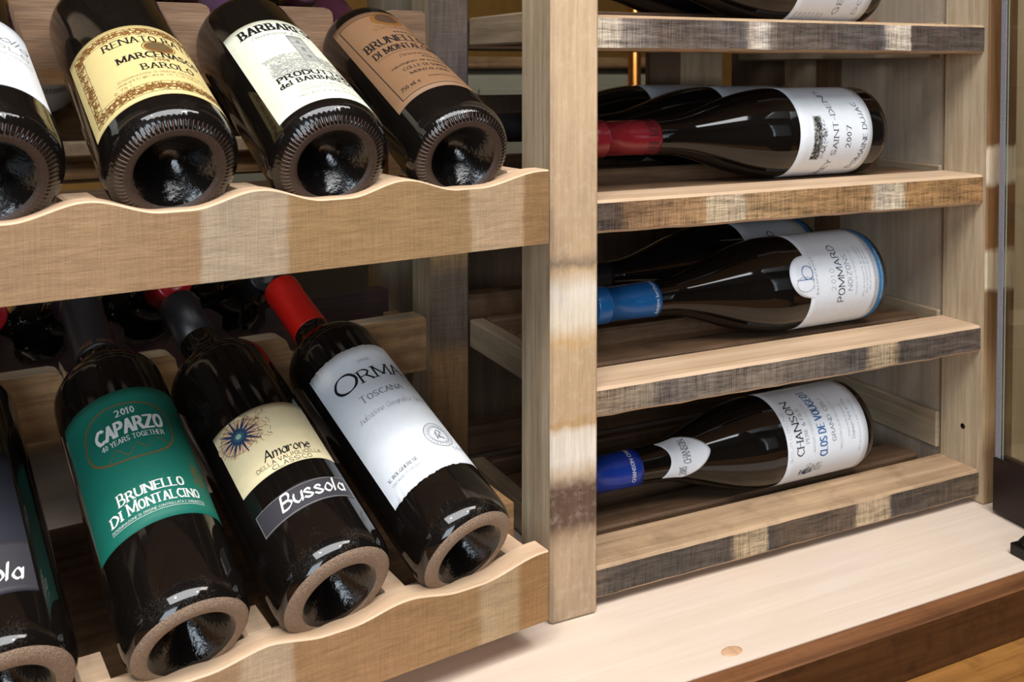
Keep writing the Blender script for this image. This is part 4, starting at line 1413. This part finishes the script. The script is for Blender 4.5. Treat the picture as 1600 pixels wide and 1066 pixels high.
def make_far_cradle(label, zc, hb, zf0, zf1, dx, mat):
    """Cradle of the opposite side: its notched board stands behind the necks, its scalloped board at the far face."""
    t = thing('opposite_cradle', label, 'bottle cradle', Matrix.Translation((0, -0.026, zf0)) @ Matrix.Rotation(PHI, 4, 'Z'), 'cradles of the opposite side')
    zt = zc - zf0

    def board(name, outline, y0, y1, zb):
        b = MB()
        f = b.add([(x, y0, z) for x, z in outline])
        g = b.add([(x, y1, z) for x, z in outline])
        p = b.add([(x, y0, zb) for x, z in outline])
        r = b.add([(x, y1, zb) for x, z in outline])
        e = len(outline) - 1
        for i in range(e):
            if outline[i + 1][0] - outline[i][0] > 1e-6:
                b.face([f + i, p + i, p + i + 1, f + i + 1])
                b.face([g + i, g + i + 1, r + i + 1, r + i])
                b.face([p + i, r + i, r + i + 1, p + i + 1])
            b.face([f + i, f + i + 1, g + i + 1, g + i])
        b.face([f + e, p + e, r + e, g + e])
        b.face([f, g, r, p])
        b.build(name, mat, t)
    o = [(-0.46, zt)]
    for x in (-0.375, -0.297, -0.212, -0.128):
        x += dx
        w = 0.020
        o += [(x - w - 0.007, zt), (x - w, zt - 0.004), (x - w, zt - 0.015), (x - 0.012, zt - 0.025), (x + 0.012, zt - 0.025), (x + w, zt - 0.015), (x + w, zt - 0.004), (x + w + 0.007, zt)]
    o += [(0.017, zt), (0.0172, zt - 0.0005)]
    board('notched_board', o, 0.326, 0.346, zt - hb)
    h = zf1 - zf0
    board('front_board', [(-0.46 + 0.477 * i / 80, h - 0.005 * (1 + math.cos(2 * PI * (-0.46 + 0.477 * i / 80 - dx + 0.12) / 0.085))) for i in range(81)], 0.600, 0.618, 0.0)
    for x in (-0.44, -0.003):
        b = MB()
        b.box(x, x + 0.014, 0.3465, 0.5995, 0.0, 0.02)
        b.box(x, x + 0.014, 0.3465, 0.3605, 0.0205, zt - 0.03)
        b.build('cradle_runner', mat, t)


def make_door():
    # swung open towards the viewer: x runs along the leaf, from the far edge to the near one
    ang = math.atan2(-0.970, -0.10)
    M = Matrix.Translation((0.4562, -0.0172, 0.003)) @ Matrix.Rotation(ang, 4, 'Z')
    t = thing('glass_door', 'clear glass door leaf standing open at the right of the rack', 'glass door', M)
    Ln, H = 0.42, 0.74
    b = MB()
    b.box(0.0, Ln, 0.0, 0.003, 0.046, H)
    b.build('glass_pane', PANE, t)
    b = MB()
    b.box(-0.0012, 0.0042, -0.0012, -0.0002, 0.046, H, (0,) * 6)
    b.build('edge_seal', GROUND, t, 'grey ground edge strip')
    b = MB()
    b.box(0.0062, 0.0068, -0.0005, 0.0, 0.046, H, (0,) * 6)
    b.build('green_edge', GREEN_EDGE, t, 'greenish glass edge')
    b = MB()
    b.box(-0.002, 0.17, -0.0040, 0.0140, 0.0, 0.050, (0,) * 6, 0.0014)
    c = b.build('bottom_clamp', METAL_BRONZE, t, 'dark bronze clamp fitting')
    b = MB()
    b.lathe([(0.0, 0.0055), (0.0008, 0.0055), (0.0008, 0.0040), (0.0002, 0.0036), (0.0002, 0.0004)], 28)
    o = b.build('screw_cap', BLACK_METAL, c)
    o.location = (0.040, -0.0042, 0.027)
    o.rotation_euler = (PI / 2, 0, 0)

    M = Matrix.Translation((0.4000, -0.0735, 0.0)) @ Matrix.Rotation(-0.06, 4, 'Z')
    t = thing('pivot_bracket', 'small black metal pivot bracket on the pale board under the glass door', 'bracket', M)
    b = MB()
    b.box(0.0, 0.055, -0.060, 0.0, 0.0, 0.0100, (0,) * 6, 0.001)
    b.build('bracket_plate', BLACK_METAL, t)
    b = MB()
    b.lathe([(0.0100, 0.0075), (0.0120, 0.0075), (0.0175, 0.0030), (0.0180, 0.0004)], 14, None, False)
    o = b.build('pivot_screw', BLACK_METAL, t)
    o.location = (0.0105, -0.0095, 0)


def make_background():
    t = thing('brass_pole', 'shiny warm brass pole blurred in the room behind the rack', 'pole', Matrix.Translation((0.72, 1.0, -0.9)))
    b = MB()
    b.lathe([(0.0, 0.09), (0.012, 0.09), (0.02, 0.02), (0.03, 0.0125), (2.60, 0.0125), (2.64, 0.0004)], 32)
    b.build('pole_tube', BRASS, t)
    t = thing('side_cabinet', 'pale grey-green cabinet blurred behind the rack', 'cabinet', Matrix.Translation((0.52, 1.45, -0.9)))
    g = flat('grey_green_paint', (150, 146, 124), 0.7, 0.3, var=0.06, scale=20)
    b = MB()
    b.box(-0.55, 0.50, -0.18, 0.22, 0.0, 1.31, (0,) * 6, 0.02)
    b.build('cabinet_body', g, t)
    b = MB()
    b.box(-0.57, 0.52, -0.20, 0.24, 1.31, 1.335, (0,) * 6, 0.005)
    b.build('cabinet_top', COMB_WOOD, t)
    for x in (-0.53, -0.015):
        b = MB()
        b.box(x, x + 0.50, -0.195, -0.18, 0.05, 1.27, (0,) * 6, 0.004)
        d = b.build('cabinet_door', g, t)


LOW = [((-0.0788, -0.0333, 0.0854), 0.250, 0.457, 0.0374), ((-0.1716, -0.0459, 0.0857), 0.224, 0.446, 0.0389), ((-0.2605, -0.0565, 0.0837), 0.177, 0.494, 0.0368), ((-0.3555, -0.0685, 0.0850), 0.185, 0.47, 0.0385)]
UPP = [((-0.0816, -0.0309, 0.3501), 0.050, 0.388, 0.0365), ((-0.1734, -0.0447, 0.3512), 0.087, 0.395, 0.0387), ((-0.2667, -0.0570, 0.3519), 0.127, 0.446, 0.0382), ((-0.3585, -0.0690, 0.3525), 0.150, 0.44, 0.0385)]

make_room()
make_counter()
make_rack()
make_cradle('upper scalloped oak cradle holding the row of tilted bottles at top left', 0.3315, 0.0085, 0.3402, 0.2890, UPP, 0.4600, 0.050, UPF, COMB_WOOD_UP, COMB_TOP)
make_cradle('lower scalloped oak cradle just above the pale base board', 0.0645, 0.0055, 0.0727, 0.0230, LOW, 0.1930, 0.048, LOF, COMB_WOOD, COMB_TOP)
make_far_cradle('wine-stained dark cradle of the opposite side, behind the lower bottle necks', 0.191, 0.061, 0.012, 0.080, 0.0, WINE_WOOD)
make_far_cradle('brown cradle of the opposite side, behind the upper bottle row', 0.452, 0.055, 0.285, 0.378, 0.022, COMB_WOOD)
make_door()
make_lower()
make_upper()
make_side()
make_opposite()
make_background()
